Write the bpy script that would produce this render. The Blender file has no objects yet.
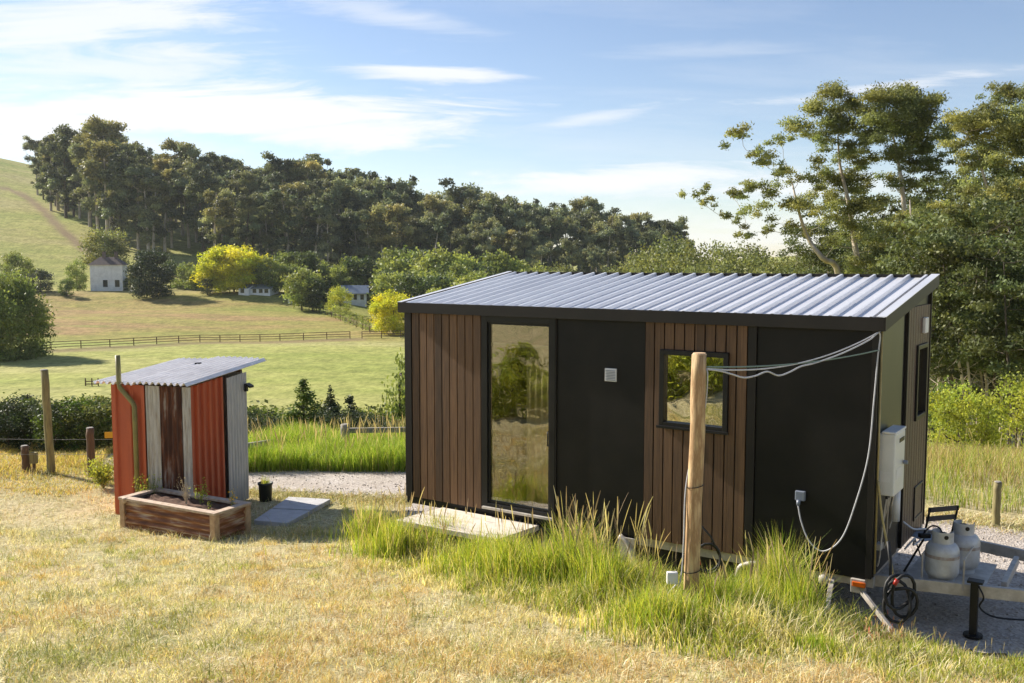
import bpy, math, random
import numpy as np
from mathutils import Vector, Matrix
R = math.radians
SC = bpy.context.scene
COL = SC.collection
rng = np.random.default_rng(7)
random.seed(7)

# ------------------------------------------------------------------ camera
CAMZ = 3.65; PITCH = R(4.78); FPX = 950.0; CX, CY = 512.0, 341.5
cd = bpy.data.cameras.new('camera'); cam = bpy.data.objects.new('camera', cd); COL.objects.link(cam)
cam.location = (0, 0, CAMZ); cam.rotation_euler = (math.pi/2 - PITCH, 0, 0)
cd.sensor_width = 36; cd.lens = FPX/1024*36; cd.clip_start = 0.05; cd.clip_end = 9000
SC.camera = cam

def ray(px, py):
    u, v = px-CX, CY-py
    return (u, FPX*math.cos(PITCH)+v*math.sin(PITCH), v*math.cos(PITCH)-FPX*math.sin(PITCH))
def PY(px, py, Y):                      # point at forward distance Y
    d = ray(px, py); t = Y/d[1]
    return Vector((d[0]*t, Y, CAMZ+d[2]*t))
def PZ(px, py, z):                      # point at height z
    d = ray(px, py); t = (z-CAMZ)/d[2]
    return Vector((d[0]*t, d[1]*t, z))

# ------------------------------------------------------------------ terrain
def S(t):
    t = np.clip(t, 0, 1); return t*t*(3-2*t)
def vnoise(x, y, seed=0):               # cheap smooth noise
    xi = np.floor(x).astype(np.int64); yi = np.floor(y).astype(np.int64)
    fx, fy = x-xi, y-yi; fx = fx*fx*(3-2*fx); fy = fy*fy*(3-2*fy)
    def hsh(a, b):
        n = (a*374761393 + b*668265263 + seed*1442695041) & 0x7fffffff
        n = ((n ^ (n >> 13))*1274126177) & 0x7fffffff
        return ((n ^ (n >> 16)) & 0xffff)/65535.0
    return ((hsh(xi, yi)*(1-fx)+hsh(xi+1, yi)*fx)*(1-fy)+(hsh(xi, yi+1)*(1-fx)+hsh(xi+1, yi+1)*fx)*fy)*2-1
LX, LY = -1.40, 12.58                   # front left corner of the tiny house
def house_uv(x, y):
    s = (x-LX)*.8265-(y-LY)*.563
    u = -((x-LX)*.563+(y-LY)*.8265)
    return s, u
def hgt(x, y):
    x = np.asarray(x, float); y = np.asarray(y, float)
    a = x/np.maximum(y, 1)
    yard = -.1*S(-x/4)
    plane = 2.0-.168*np.maximum(y, -90)
    k = .12
    t = np.clip((plane-yard)/k, -30, 30)
    fore = yard+k*np.log1p(np.exp(t))
    fore = np.where((plane-yard)/k > 30, plane, fore)
    s, u = house_uv(x, y)
    bank = yard+.30*np.clip(u-.12, 0, 99)
    cut = np.minimum(fore, bank)
    w = S((s-.3)/2.5)
    z = fore*(1-w)+cut*w
    z = z+.02*vnoise(x*1.3, y*1.3, 3)*S((u-.2)/1.0)+.012*vnoise(x*4, y*4, 5)*S((u-.2)/1.0)
    rgt = S((a-.12)/.2); drop = (1-rgt)*8*S((y-16.8)/32)+rgt*4.5*S((y-15.2)/22)
    rise = (1.7*S((y-140)/70)+3.0*S((y-204)/28))*S((-a-.10)/.14)
    slope = np.clip(.25-(a+.5)*.45, .04, .30)
    hy = np.maximum(y-245, 0); hy = np.where(hy > 200, 200+60*(1-np.exp(-(hy-200)/60)), hy)
    z = z-drop+rise+slope*hy*np.where(y > 0, 1, 0)
    z = z+.5*vnoise(x/22, y/22, 9)*S((y-60)/100)+2.5*vnoise(x/70, y/70, 11)*S((y-250)/100)
    return z
def H(x, y): return float(hgt(np.array([x]), np.array([y]))[0])
def PG(px, py, tmax=900):               # point where the sight line meets the ground
    d = Vector(ray(px, py)).normalized(); o = Vector((0, 0, CAMZ)); t = 2.0; st = .1
    while t < tmax:
        p = o+d*t
        if p.z < H(p.x, p.y):
            lo, hi = t-st, t
            for _ in range(18):
                m = (lo+hi)/2; p = o+d*m
                if p.z < H(p.x, p.y): hi = m
                else: lo = m
            return o+d*hi
        st = max(.1, t*.01); t += st
    return o+d*tmax
def G(x, y, dz=0): return Vector((x, y, H(x, y)+dz))

# ------------------------------------------------------------------ object helpers
def tag(o, label=None, cat=None, group=None, kind=None):
    if label: o['label'] = label
    if cat: o['category'] = cat
    if group: o['group'] = group
    if kind: o['kind'] = kind
    return o
def thing(name, label, cat, loc=(0, 0, 0), rz=0, group=None):
    o = bpy.data.objects.new(name, None); COL.objects.link(o)
    o.location = loc; o.rotation_euler = (0, 0, rz); o.empty_display_size = .1
    return tag(o, label, cat, group)
def link(name, me, mat, parent=None, smooth=False):
    o = bpy.data.objects.new(name, me); COL.objects.link(o)
    if mat: me.materials.append(mat)
    if parent: o.parent = parent
    if smooth: me.shade_smooth()
    return o
def copy_tree(o, parent=None):
    c = o.copy(); COL.objects.link(c)
    if parent: c.parent = parent
    for ch in [q for q in list(o.children)]: copy_tree(ch, c)
    return c
def np_mesh(name, V, F, col=None):
    me = bpy.data.meshes.new(name); V = np.asarray(V, np.float32); F = np.asarray(F, np.int32)
    n, k = F.shape
    me.vertices.add(len(V)); me.vertices.foreach_set('co', V.ravel())
    me.loops.add(n*k); me.loops.foreach_set('vertex_index', F.ravel())
    me.polygons.add(n); me.polygons.foreach_set('loop_start', np.arange(0, n*k, k, dtype=np.int32))
    me.polygons.foreach_set('loop_total', np.full(n, k, np.int32))
    if col is not None:
        at = me.color_attributes.new('col', 'FLOAT_COLOR', 'POINT')
        c = np.ones((len(V), 4), np.float32); c[:, :3] = col; at.data.foreach_set('color', c.ravel())
    me.update(calc_edges=True); return me

class MB:
    def __init__(s): s.v = []; s.f = []
    def add(s, vs, fs):
        b = len(s.v); s.v += [tuple(p) for p in vs]; s.f += [tuple(i+b for i in f) for f in fs]; return s
    def box(s, x0, x1, y0, y1, z0, z1, M=None):
        vs = [Vector((x, y, z)) for z in (z0, z1) for y in (y0, y1) for x in (x0, x1)]
        if M: vs = [M @ p for p in vs]
        return s.add(vs, [(0, 2, 3, 1), (4, 5, 7, 6), (0, 1, 5, 4), (2, 6, 7, 3), (0, 4, 6, 2), (1, 3, 7, 5)])
    def bar(s, a, b, w, t=None, up=(0, 0, 1)):      # rectangular bar a->b
        a, b = Vector(a), Vector(b); t = t or w; d = (b-a).normalized(); up = Vector(up)
        x = d.cross(up)
        if x.length < 1e-4: x = d.cross(Vector((1, 0, 0)))
        x.normalize(); z = x.cross(d); vs = []
        for p in (a, b):
            for i, j in ((-1, -1), (1, -1), (1, 1), (-1, 1)): vs.append(p+x*(i*w/2)+z*(j*t/2))
        return s.add(vs, [(0, 1, 2, 3), (7, 6, 5, 4), (0, 4, 5, 1), (1, 5, 6, 2), (2, 6, 7, 3), (3, 7, 4, 0)])
    def tube(s, pts, r, n=8, cap=True):
        pts = [Vector(p) for p in pts]; m = len(pts)
        rr = list(r) if hasattr(r, '__len__') else [r]*m
        d0 = (pts[1]-pts[0]).normalized(); x = d0.orthogonal().normalized(); vs = []
        for i, p in enumerate(pts):
            d = (pts[min(i+1, m-1)]-pts[max(i-1, 0)])
            d = d.normalized() if d.length > 1e-7 else d0
            x = (x-d*x.dot(d)).normalized(); y = d.cross(x)
            for k in range(n):
                t = 2*math.pi*k/n; vs.append(p+(x*math.cos(t)+y*math.sin(t))*rr[i])
        fs = [(i*n+k, i*n+(k+1) % n, (i+1)*n+(k+1) % n, (i+1)*n+k) for i in range(m-1) for k in range(n)]
        if cap: fs += [tuple(range(n))[::-1], tuple((m-1)*n+k for k in range(n))]
        return s.add(vs, fs)
    def lathe(s, prof, c=(0, 0, 0), n=24):           # prof: (r,z) list
        vs = []; c = Vector(c)
        for r, z in prof:
            for k in range(n):
                t = 2*math.pi*k/n; vs.append(c+Vector((r*math.cos(t), r*math.sin(t), z)))
        m = len(prof)
        fs = [(i*n+k, i*n+(k+1) % n, (i+1)*n+(k+1) % n, (i+1)*n+k) for i in range(m-1) for k in range(n)]
        fs += [tuple(range(n))[::-1], tuple((m-1)*n+k for k in range(n))]
        return s.add(vs, fs)
    def prism(s, poly, z0, z1):                      # horizontal polygon extruded
        n = len(poly); vs = [Vector((p[0], p[1], z0)) for p in poly]+[Vector((p[0], p[1], z1)) for p in poly]
        fs = [tuple(range(n))[::-1], tuple(range(n, 2*n))]+[(k, (k+1) % n, n+(k+1) % n, n+k) for k in range(n)]
        return s.add(vs, fs)
    def build(s, name, mat, parent=None, smooth=False, bevel=0, label=None, solid=0):
        me = bpy.data.meshes.new(name); me.from_pydata(s.v, [], s.f); me.update()
        o = link(name, me, mat, parent)
        if smooth: me.shade_smooth()
        if bevel:
            b = o.modifiers.new('bevel', 'BEVEL'); b.width = bevel; b.segments = 2; b.limit_method = 'ANGLE'
        if solid:
            b = o.modifiers.new('solid', 'SOLIDIFY'); b.thickness = solid
        if label: o['label'] = label
        return o
def smooth_curve(pts, n=8):                          # Catmull-Rom
    P = [Vector(p) for p in pts]; P = [P[0]*2-P[1]]+P+[P[-1]*2-P[-2]]; out = []
    for i in range(1, len(P)-2):
        for k in range(n):
            t = k/n; a, b, c, d = P[i-1:i+3]
            out.append(.5*((2*b)+(c-a)*t+(2*a-5*b+4*c-d)*t*t+(3*b-a-3*c+d)*t**3))
    return out+[P[-2]]

# ------------------------------------------------------------------ materials
def nmat(name):
    m = bpy.data.materials.new(name); m.use_nodes = True; nt = m.node_tree; nt.nodes.clear()
    return m, nt.nodes, nt.links
def ramp(N, L, fac, stops):
    r = N.new('ShaderNodeValToRGB'); el = r.color_ramp.elements
    while len(el) < len(stops): el.new(.5)
    for e, (p, c) in zip(el, stops): e.position = p; e.color = (*c, 1)
    L.new(fac, r.inputs[0]); return r.outputs[0]
def noise(N, L, vec, scale, detail=4, rough=.6, dist=0):
    n = N.new('ShaderNodeTexNoise'); n.inputs['Scale'].default_value = scale; n.inputs['Detail'].default_value = detail
    n.inputs['Roughness'].default_value = rough; n.inputs['Distortion'].default_value = dist
    if vec: L.new(vec, n.inputs['Vector'])
    return n.outputs['Fac']
def mapping(N, L, src, scale=(1, 1, 1)):
    m = N.new('ShaderNodeMapping'); m.inputs['Scale'].default_value = scale; L.new(src, m.inputs['Vector']); return m.outputs[0]
def mixc(N, L, fac, a, b, mode='MIX'):
    m = N.new('ShaderNodeMix'); m.data_type = 'RGBA'; m.blend_type = mode
    for i, val in ((0, fac), (6, a), (7, b)):
        if hasattr(val, 'links'): L.new(val, m.inputs[i])
        elif i == 0: m.inputs[0].default_value = val
        else: m.inputs[i].default_value = (*val, 1)
    return m.outputs[2]
def math_(N, L, op, a, b=None):
    m = N.new('ShaderNodeMath'); m.operation = op
    for i, val in ((0, a), (1, b)):
        if val is None: continue
        if hasattr(val, 'links'): L.new(val, m.inputs[i])
        else: m.inputs[i].default_value = val
    return m.outputs[0]
def surf(name, c1, c2=None, scale=6, rough=.7, metal=0, stretch=(1, 1, 1), bump=0, bscale=40, lo=.35, hi=.65, c3=None, spec=None, detail=5, boards=None):
    """general procedural surface: two or three colours mixed by noise, optional bump and per-board tone"""
    m, N, L = nmat(name); tc = N.new('ShaderNodeTexCoord'); v = mapping(N, L, tc.outputs['Object'], stretch)
    c2 = c2 or tuple(q*.8 for q in c1)
    n = noise(N, L, v, scale, detail)
    st = [(lo, c1), (hi, c2)] if not c3 else [(lo, c1), ((lo+hi)/2, c2), (hi, c3)]
    col = ramp(N, L, n, st)
    if boards:                                       # (axis scale, strength): tone of each board
        sx = N.new('ShaderNodeSeparateXYZ'); L.new(tc.outputs['Object'], sx.inputs[0])
        ax = math_(N, L, 'ADD', sx.outputs[0], sx.outputs[1]) if boards[2] == 'xy' else sx.outputs['xyz'.index(boards[2])]
        f = math_(N, L, 'FLOOR', math_(N, L, 'MULTIPLY', ax, boards[0]))
        w = N.new('ShaderNodeTexWhiteNoise'); w.noise_dimensions = '1D'; L.new(f, w.inputs['W'])
        g = ramp(N, L, w.outputs['Value'], [(0, (1-boards[1],)*3), (1, (1+boards[1]*.4,)*3)])
        col = mixc(N, L, 1.0, col, g, 'MULTIPLY')
    b = N.new('ShaderNodeBsdfPrincipled'); L.new(col, b.inputs['Base Color'])
    b.inputs['Roughness'].default_value = rough; b.inputs['Metallic'].default_value = metal
    if spec is not None: b.inputs['Specular IOR Level'].default_value = spec
    if bump:
        bn = noise(N, L, v, bscale, 3); bp = N.new('ShaderNodeBump'); bp.inputs['Strength'].default_value = bump
        bp.inputs['Distance'].default_value = .01; L.new(bn, bp.inputs['Height']); L.new(bp.outputs[0], b.inputs['Normal'])
    o = N.new('ShaderNodeOutputMaterial'); L.new(b.outputs[0], o.inputs[0]); return m
def leafmat(name, c, trans=.35, var=.25, rough=.55):
    """leaf: vertex tint * per-plant variation, diffuse + translucent + faint gloss"""
    m, N, L = nmat(name); at = N.new('ShaderNodeAttribute'); at.attribute_name = 'col'
    oi = N.new('ShaderNodeObjectInfo')
    g = ramp(N, L, oi.outputs['Random'], [(0, (1-var, 1-var*.8, 1-var)), (1, (1+var*.8, 1+var*.7, 1+var*.5))])
    col = mixc(N, L, 1.0, mixc(N, L, 1.0, at.outputs['Color'], c, 'MULTIPLY'), g, 'MULTIPLY')
    b = N.new('ShaderNodeBsdfPrincipled'); L.new(col, b.inputs['Base Color']); b.inputs['Roughness'].default_value = rough
    b.inputs['Specular IOR Level'].default_value = .25
    t = N.new('ShaderNodeBsdfTranslucent'); L.new(mixc(N, L, 1.0, col, (1.25, 1.2, .7), 'MULTIPLY'), t.inputs['Color'])
    mx = N.new('ShaderNodeMixShader'); mx.inputs[0].default_value = trans; L.new(b.outputs[0], mx.inputs[1]); L.new(t.outputs[0], mx.inputs[2])
    o = N.new('ShaderNodeOutputMaterial'); L.new(mx.outputs[0], o.inputs[0]); return m

M = {}
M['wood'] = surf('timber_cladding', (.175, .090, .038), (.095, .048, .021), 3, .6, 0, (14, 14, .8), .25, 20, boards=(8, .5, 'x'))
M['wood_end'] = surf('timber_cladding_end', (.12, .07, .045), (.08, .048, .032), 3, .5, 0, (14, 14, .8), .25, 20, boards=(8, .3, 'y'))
M['black_panel'] = surf('charcoal_panel', (.005, .005, .0048), (.014, .0125, .0105), 1.3, .5, spec=.25)
M['trim'] = surf('dark_trim', (.022, .018, .015), (.016, .014, .012), 3, .5, spec=.3)
M['black'] = surf('black_metal', (.010, .010, .010), (.014, .014, .014), 5, .4, spec=.3)
M['rubber'] = surf('black_rubber', (.012, .012, .012), (.02, .02, .02), 5, .6)
M['olive_panel'] = surf('olive_panel', (.060, .062, .040), (.052, .054, .036), 2, .4)
M['roof'] = surf('zinc_roofing', (.74, .74, .75), (.64, .64, .66), 2.5, .36, .32, (1, .25, 1), lo=.3, hi=.7)
M['steel'] = surf('galvanised_steel', (.56, .52, .46), (.38, .34, .29), 9, .5, .2, bump=.1)
M['white_metal'] = surf('white_enamel', (.72, .71, .68), (.66, .65, .61), 4, .35)
M['grey_plastic'] = surf('grey_plastic', (.22, .25, .30), (.2, .22, .27), 4, .4)
M['white_plastic'] = surf('white_plastic', (.75, .74, .72), (.68, .67, .65), 8, .45)
M['cable_grey'] = surf('pale_cable', (.55, .55, .56), (.42, .42, .44), 30, .5)
M['cable_green'] = surf('green_rope', (.13, .2, .16), (.18, .24, .2), 60, .7)
M['pole'] = surf('debarked_pole', (.60, .44, .22), (.34, .20, .09), 4, .75, 0, (5, 5, .7), .4, 14, c3=(.60, .42, .22))
M['old_post'] = surf('weathered_post', (.30, .26, .11), (.17, .14, .065), 6, .85, 0, (5, 5, .6), .5, 16)
M['brown_post'] = surf('brown_post', (.16, .095, .05), (.10, .06, .035), 6, .85, 0, (6, 6, .6), .5, 16)
M['grey_timber'] = surf('grey_timber', (.34, .31, .26), (.22, .20, .17), 8, .85, 0, (4, 4, 1), .4, 18)
M['red_iron'] = surf('red_painted_iron', (.52, .10, .035), (.40, .07, .028), 3, .45, 0, (2, 2, .6), lo=.3, hi=.75)
M['old_iron'] = surf('old_galvanised_iron', (.66, .63, .59), (.48, .45, .41), 7, .6, .15, (5, 5, .5), c3=(.30, .21, .15), lo=.3, hi=.75)
M['pale_iron'] = surf('pale_corrugated_iron', (.52, .51, .50), (.38, .38, .39), 5, .5, .3, (5, 5, .5))
M['rusty_iron'] = surf('rusty_iron', (.34, .30, .26), (.15, .05, .02), 3.2, .8, 0, (3.5, 3.5, .55), .3, 20, c3=(.06, .02, .01), lo=.34, hi=.56, detail=9)
M['shed_roof'] = surf('shed_roof_iron', (.90, .87, .84), (.76, .72, .69), 4, .5, .05, lo=.35, hi=.7)
M['planter_timber'] = surf('planter_timber', (.52, .36, .22), (.36, .23, .13), 4, .8, 0, (3, 3, 3), .3, 30)
M['planter_rail'] = surf('planter_rail', (.58, .47, .36), (.42, .30, .21), 4, .8, 0, (3, 3, 3), .3, 30)
M['planter_iron'] = surf('planter_rust_and_shade', (.52, .42, .32), (.27, .11, .045), 2.2, .75, 0, (.8, .8, 9), .2, 20, c3=(.13, .05, .022), lo=.36, hi=.62, detail=8)  # rust, stretched into level streaks that also paint the shade of the corrugation
M['soil'] = surf('garden_soil', (.14, .07, .04), (.07, .035, .02), 18, .95, bump=.8, bscale=60)
M['slab'] = surf('concrete_slab', (.52, .51, .50), (.42, .41, .40), 6, .85, bump=.2, bscale=60)
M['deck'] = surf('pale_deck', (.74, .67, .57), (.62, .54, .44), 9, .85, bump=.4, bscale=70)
M['deck_side_shade'] = surf('deck_side_shade', (.13, .11, .09), (.09, .08, .07), 9, .85)  # dark version of the deck colour, with the shade on its sides put in
M['cylinder'] = surf('gas_cylinder_paint', (.58, .58, .58), (.46, .45, .43), 7, .4, .1, c3=(.35, .32, .28), lo=.35, hi=.8)
M['olive_pipe'] = surf('olive_pipe', (.25, .22, .07), (.2, .17, .06), 5, .45)
M['yellow'] = surf('yellow_sign', (.75, .42, .02), (.7, .38, .02), 5, .5)
M['amber'] = surf('amber_lens', (.75, .16, .01), (.65, .12, .01), 5, .25)
M['red'] = surf('red_coupling', (.5, .04, .02), (.42, .03, .02), 5, .4)
M['brass'] = surf('yellow_gas_pipe', (.48, .38, .16), (.36, .27, .1), 12, .45)
M['pot'] = surf('dark_pot', (.025, .03, .028), (.035, .04, .036), 5, .6)
M['wire'] = surf('fence_wire', (.3, .29, .28), (.22, .21, .2), 20, .5, .6)
M['bark_pale'] = surf('pale_gum_bark', (.56, .49, .41), (.34, .27, .20), 2.2, .85, 0, (1, 1, .35), .4, 6)
M['bark_dark'] = surf('dark_bark', (.12, .09, .065), (.07, .055, .04), 3, .9, 0, (1, 1, .4), .4, 6)
M['paint_white'] = surf('white_weatherboard', (.88, .87, .85), (.7, .69, .67), 1, .6)
M['roof_brown'] = surf('brown_roof', (.17, .12, .10), (.12, .09, .08), 1.5, .8)
M['roof_grey'] = surf('grey_iron_roof', (.22, .24, .25), (.17, .19, .2), 1, .5)
M['roof_blue'] = surf('blue_grey_roof', (.16, .20, .26), (.13, .16, .21), 1, .45)
M['dark_glass'] = surf('dark_pane', (.02, .025, .03), (.03, .035, .04), 3, .1)
M['curtain'] = surf('linen_curtain', (.80, .74, .48), (.72, .66, .42), 2, .9, 0, (12, 12, .3))
M['interior'] = surf('dark_interior', (.08, .06, .04), (.06, .045, .03), 2, .7)

def glassmat(name, refl, tint):
    m, N, L = nmat(name); g = N.new('ShaderNodeBsdfGlossy'); g.inputs['Roughness'].default_value = .015
    g.inputs['Color'].default_value = (.95, .93, .88, 1)
    tc = N.new('ShaderNodeTexCoord'); n = noise(N, L, tc.outputs['Object'], 1.6, 2)
    bp = N.new('ShaderNodeBump'); bp.inputs['Strength'].default_value = .3; bp.inputs['Distance'].default_value = .03
    L.new(n, bp.inputs['Height']); L.new(bp.outputs[0], g.inputs['Normal'])
    t = N.new('ShaderNodeBsdfTransparent'); t.inputs['Color'].default_value = (*tint, 1)
    fr = N.new('ShaderNodeFresnel'); fr.inputs['IOR'].default_value = 1.5
    f = math_(N, L, 'ADD', fr.outputs[0], refl)
    mx = N.new('ShaderNodeMixShader'); L.new(f, mx.inputs[0]); L.new(t.outputs[0], mx.inputs[1]); L.new(g.outputs[0], mx.inputs[2])
    o = N.new('ShaderNodeOutputMaterial'); L.new(mx.outputs[0], o.inputs[0]); return m
M['glass'] = glassmat('window_glass', .15, (.8, .78, .70))

M['glass_bright'] = glassmat('mirror_window_glass', .5, (.42, .41, .36))
M['gum_leaf'] = leafmat('gum_leaves', (.23, .25, .105), .42, .2)
M['thicket_leaf'] = leafmat('thicket_leaves', (.12, .14, .055), .3, .3)
M['forest_leaf'] = leafmat('forest_leaves', (.18, .20, .125), .32, .30)
M['forest_leaf_olive'] = leafmat('forest_leaves_olive', (.25, .245, .125), .35, .25)
M['mid_leaf_dark'] = leafmat('garden_leaves_dark', (.085, .115, .045), .3, .25)
M['olive_leaf'] = leafmat('olive_leaves', (.20, .22, .085), .35, .2)
M['mid_leaf'] = leafmat('garden_tree_leaves', (.25, .30, .09), .35, .2)
M['yellow_leaf'] = leafmat('yellow_leaves', (.56, .56, .05), .4, .06)
M['dark_leaf'] = leafmat('dark_leaves', (.055, .075, .036), .2, .2)
M['bush_leaf'] = leafmat('shrub_leaves', (.12, .17, .04), .35, .3)
M['lime_leaf'] = leafmat('lime_shrub_leaves', (.36, .40, .07), .45, .12)
M['grass'] = leafmat('grass_blades', (1, 1, 1), .45, 0, .5)
M['straw'] = leafmat('straw_blades', (1, 1, 1), .2, 0, .6)

# ------------------------------------------------------------------ ground material
def ground_material():
    m, N, L = nmat('ground'); tc = N.new('ShaderNodeTexCoord'); P = tc.outputs['Object']
    at = N.new('ShaderNodeAttribute'); at.attribute_name = 'zone'; sp = N.new('ShaderNodeSeparateColor'); L.new(at.outputs['Color'], sp.inputs[0])
    # cut hay
    n1 = noise(N, L, P, .9, 6, .65); n2 = noise(N, L, mapping(N, L, P, (1, 1, 1)), 14, 6, .7)
    hay = ramp(N, L, n1, [(.28, (.30, .31, .13)), (.40, (.44, .40, .21)), (.56, (.56, .49, .29)), (.74, (.46, .35, .16))])
    hay = mixc(N, L, 1.0, hay, ramp(N, L, n2, [(.3, (.48, .44, .36)), (.6, (1.1, 1.1, 1.1))]), 'MULTIPLY')
    # far paddocks
    f1 = noise(N, L, mapping(N, L, P, (.018, .05, .05)), 1.0, 6, .6); f2 = noise(N, L, P, .35, 8, .7)
    fld = ramp(N, L, f1, [(.3, (.26, .30, .075)), (.5, (.36, .36, .12)), (.7, (.42, .38, .18))])
    bnk = ramp(N, L, f1, [(.3, (.24, .26, .065)), (.48, (.30, .26, .085)), (.60, (.33, .22, .11)), (.72, (.23, .25, .065))])
    far = mixc(N, L, sp.outputs[1], fld, bnk)
    far = mixc(N, L, 1.0, far, ramp(N, L, f2, [(.3, (.62, .64, .58)), (.65, (1.16, 1.14, 1.12))]), 'MULTIPLY')
    far = mixc(N, L, 1.0, far, ramp(N, L, noise(N, L, mapping(N, L, P, (1, .45, 1)), 1.6, 6, .75), [(.35, (.66, .70, .60)), (.6, (1.12, 1.12, 1.1))]), 'MULTIPLY')
    col = mixc(N, L, sp.outputs[0], far, hay)
    drt = ramp(N, L, noise(N, L, P, 2, 5), [(.3, (.17, .11, .07)), (.7, (.27, .19, .12))])
    col = mixc(N, L, sp.outputs[2], col, drt)
    b = N.new('ShaderNodeBsdfPrincipled'); L.new(col, b.inputs['Base Color']); b.inputs['Roughness'].default_value = .95
    b.inputs['Specular IOR Level'].default_value = .1
    bp = N.new('ShaderNodeBump'); bp.inputs['Strength'].default_value = .9; bp.inputs['Distance'].default_value = .03
    L.new(noise(N, L, P, 22, 5, .7), bp.inputs['Height']); L.new(bp.outputs[0], b.inputs['Normal'])
    o = N.new('ShaderNodeOutputMaterial'); L.new(b.outputs[0], o.inputs[0]); return m

def inpoly(x, y, poly):
    r = np.zeros(x.shape, bool); n = len(poly)
    for i in range(n):
        x0, y0 = poly[i][0], poly[i][1]; x1, y1 = poly[(i+1) % n][0], poly[(i+1) % n][1]
        c = ((y0 > y) != (y1 > y)) & (x < (x1-x0)*(y-y0)/((y1-y0) if y1 != y0 else 1e-9)+x0); r ^= c
    return r
def segdist(x, y, pts):
    d = np.full(x.shape, 1e9)
    for (x0, y0), (x1, y1) in zip(pts[:-1], pts[1:]):
        vx, vy = x1-x0, y1-y0; t = np.clip(((x-x0)*vx+(y-y0)*vy)/(vx*vx+vy*vy), 0, 1)
        d = np.minimum(d, np.hypot(x-x0-t*vx, y-y0-t*vy))
    return d

TRACK = [(p.x, p.y) for p in (PG(93, 256), PG(60, 228), PG(45, 212), PG(28, 198), PG(12, 190), PG(0, 187), PG(-30, 186))]
FLINE = [(p.x, p.y) for p in (PG(20, 353), PG(110, 348), PG(200, 343), PG(280, 342), PG(350, 339.5))]
def build_ground():
    th = np.concatenate([np.arange(-33, 33, .28), np.arange(33, 327, 3)])*math.pi/180
    rr = [0.4]
    while rr[-1] < 1500: rr.append(rr[-1]*(1.018 if rr[-1] > 3 else 1.12))
    rr = np.array(rr); T, RR = np.meshgrid(th, rr); X = RR*np.sin(T); Y = RR*np.cos(T); Z = hgt(X, Y)
    far = S((RR-700)/600); Z = Z*(1-far)+far*(-10)
    nr, nt = X.shape; V = np.stack([X, Y, Z], -1).reshape(-1, 3)
    i, j = np.meshgrid(np.arange(nr-1), np.arange(nt), indexing='ij'); j2 = (j+1) % nt
    F = np.stack([i*nt+j, (i+1)*nt+j, (i+1)*nt+j2, i*nt+j2], -1).reshape(-1, 4)[:, ::-1]
    V = np.vstack([V, [[0, 0, H(0, .1)]]]); c = len(V)-1
    me = np_mesh('ground', V, F)
    x, y = V[:, 0], V[:, 1]
    zone = np.zeros((len(V), 4), np.float32); zone[:, 3] = 1
    zone[:, 0] = 1-S((y-18)/5)
    zone[:, 1] = S((y-137)/6)*S((-x/np.maximum(y, 1)-.08)/.06)*(1-S((y-215)/30)*.75)
    tr = segdist(x, y, TRACK); zone[:, 2] = np.maximum(np.clip(1.4-tr/1.7, 0, .8), np.clip(1.8-segdist(x, y, FLINE)/1.8, 0, .6)*(y > 100))
    at = me.color_attributes.new('zone', 'FLOAT_COLOR', 'POINT'); at.data.foreach_set('color', zone.ravel())
    o = link('ground', me, ground_material(), smooth=True); tag(o, kind='structure')
build_ground()
# ------------------------------------------------------------------ leaves
def leaf_quads(P, s0, s1, col, flat=0.0, aspect=.55):
    n = len(P); d = rng.standard_normal((n, 3)); d[:, 2] *= (1-flat); d /= np.linalg.norm(d, axis=1)[:, None]
    e = rng.standard_normal((n, 3)); e -= d*(e*d).sum(1)[:, None]; e /= np.linalg.norm(e, axis=1)[:, None]
    s = rng.uniform(s0, s1, n)[:, None]; a = d*s*.5; b = e*s*.5*aspect
    V = np.stack([P-a, P+b*1.0-a*.1, P+a, P-b*1.0-a*.1], 1).reshape(-1, 3)
    F = np.arange(n*4).reshape(-1, 4); C = np.repeat(col, 4, axis=0); return V, F, C
def clump_points(c, r, n, up=.25):
    """points in an ellipsoid, denser towards its rim and its upper side"""
    d = rng.standard_normal((n, 3)); d /= np.linalg.norm(d, axis=1)[:, None]; d[:, 2] = np.where(d[:, 2] < -.2, d[:, 2]*rng.uniform(0, 1, n), d[:, 2])
    q = rng.random(n)**.45; q *= 1+.25*np.sin(d[:, 0]*5+d[:, 1]*7+c[0])+.12*rng.standard_normal(n)
    return np.array(c)[None]+d*q[:, None]*np.array(r)[None]
def limbs(trunk, tips, r_base, mb, minr=.02, wob=.06):
    """grow limbs: every tip joins the nearest node already grown"""
    nodes = [(Vector(p), r) for p, r in trunk]
    for tip in sorted(tips, key=lambda q: min((Vector(q)-p).length for p, _ in nodes)):
        tip = Vector(tip); best, bs = None, 1e9
        for p, r in nodes:
            d = (tip-p).length; up = tip.z-p.z
            sc = d+max(0, -up)*2.5+max(0, .25*d-up)*.8
            if sc < bs: bs, best = sc, (p, r)
        p, r = best; L_ = (tip-p).length
        if L_ < .01: continue
        r0 = min(r*.72, max(minr*1.5, .035*L_**.8*r_base*3)); m = 5; pts, rs = [], []
        for i in range(m+1):
            t = i/m; q = p.lerp(tip, t)+Vector((random.gauss(0, wob*L_*.5), random.gauss(0, wob*L_*.5), random.gauss(0, wob*L_*.3)))*(0 < i < m)
            q.z -= .10*L_*math.sin(math.pi*t)*(1 if tip.z > p.z else -1)*.8
            pts.append(q); rs.append(r0*(1-t)+minr*t)
        mb.tube(pts, rs, 6, False)
        nodes += [(pts[i], rs[i]) for i in (1, 2, 3, 4, 5)]
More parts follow.
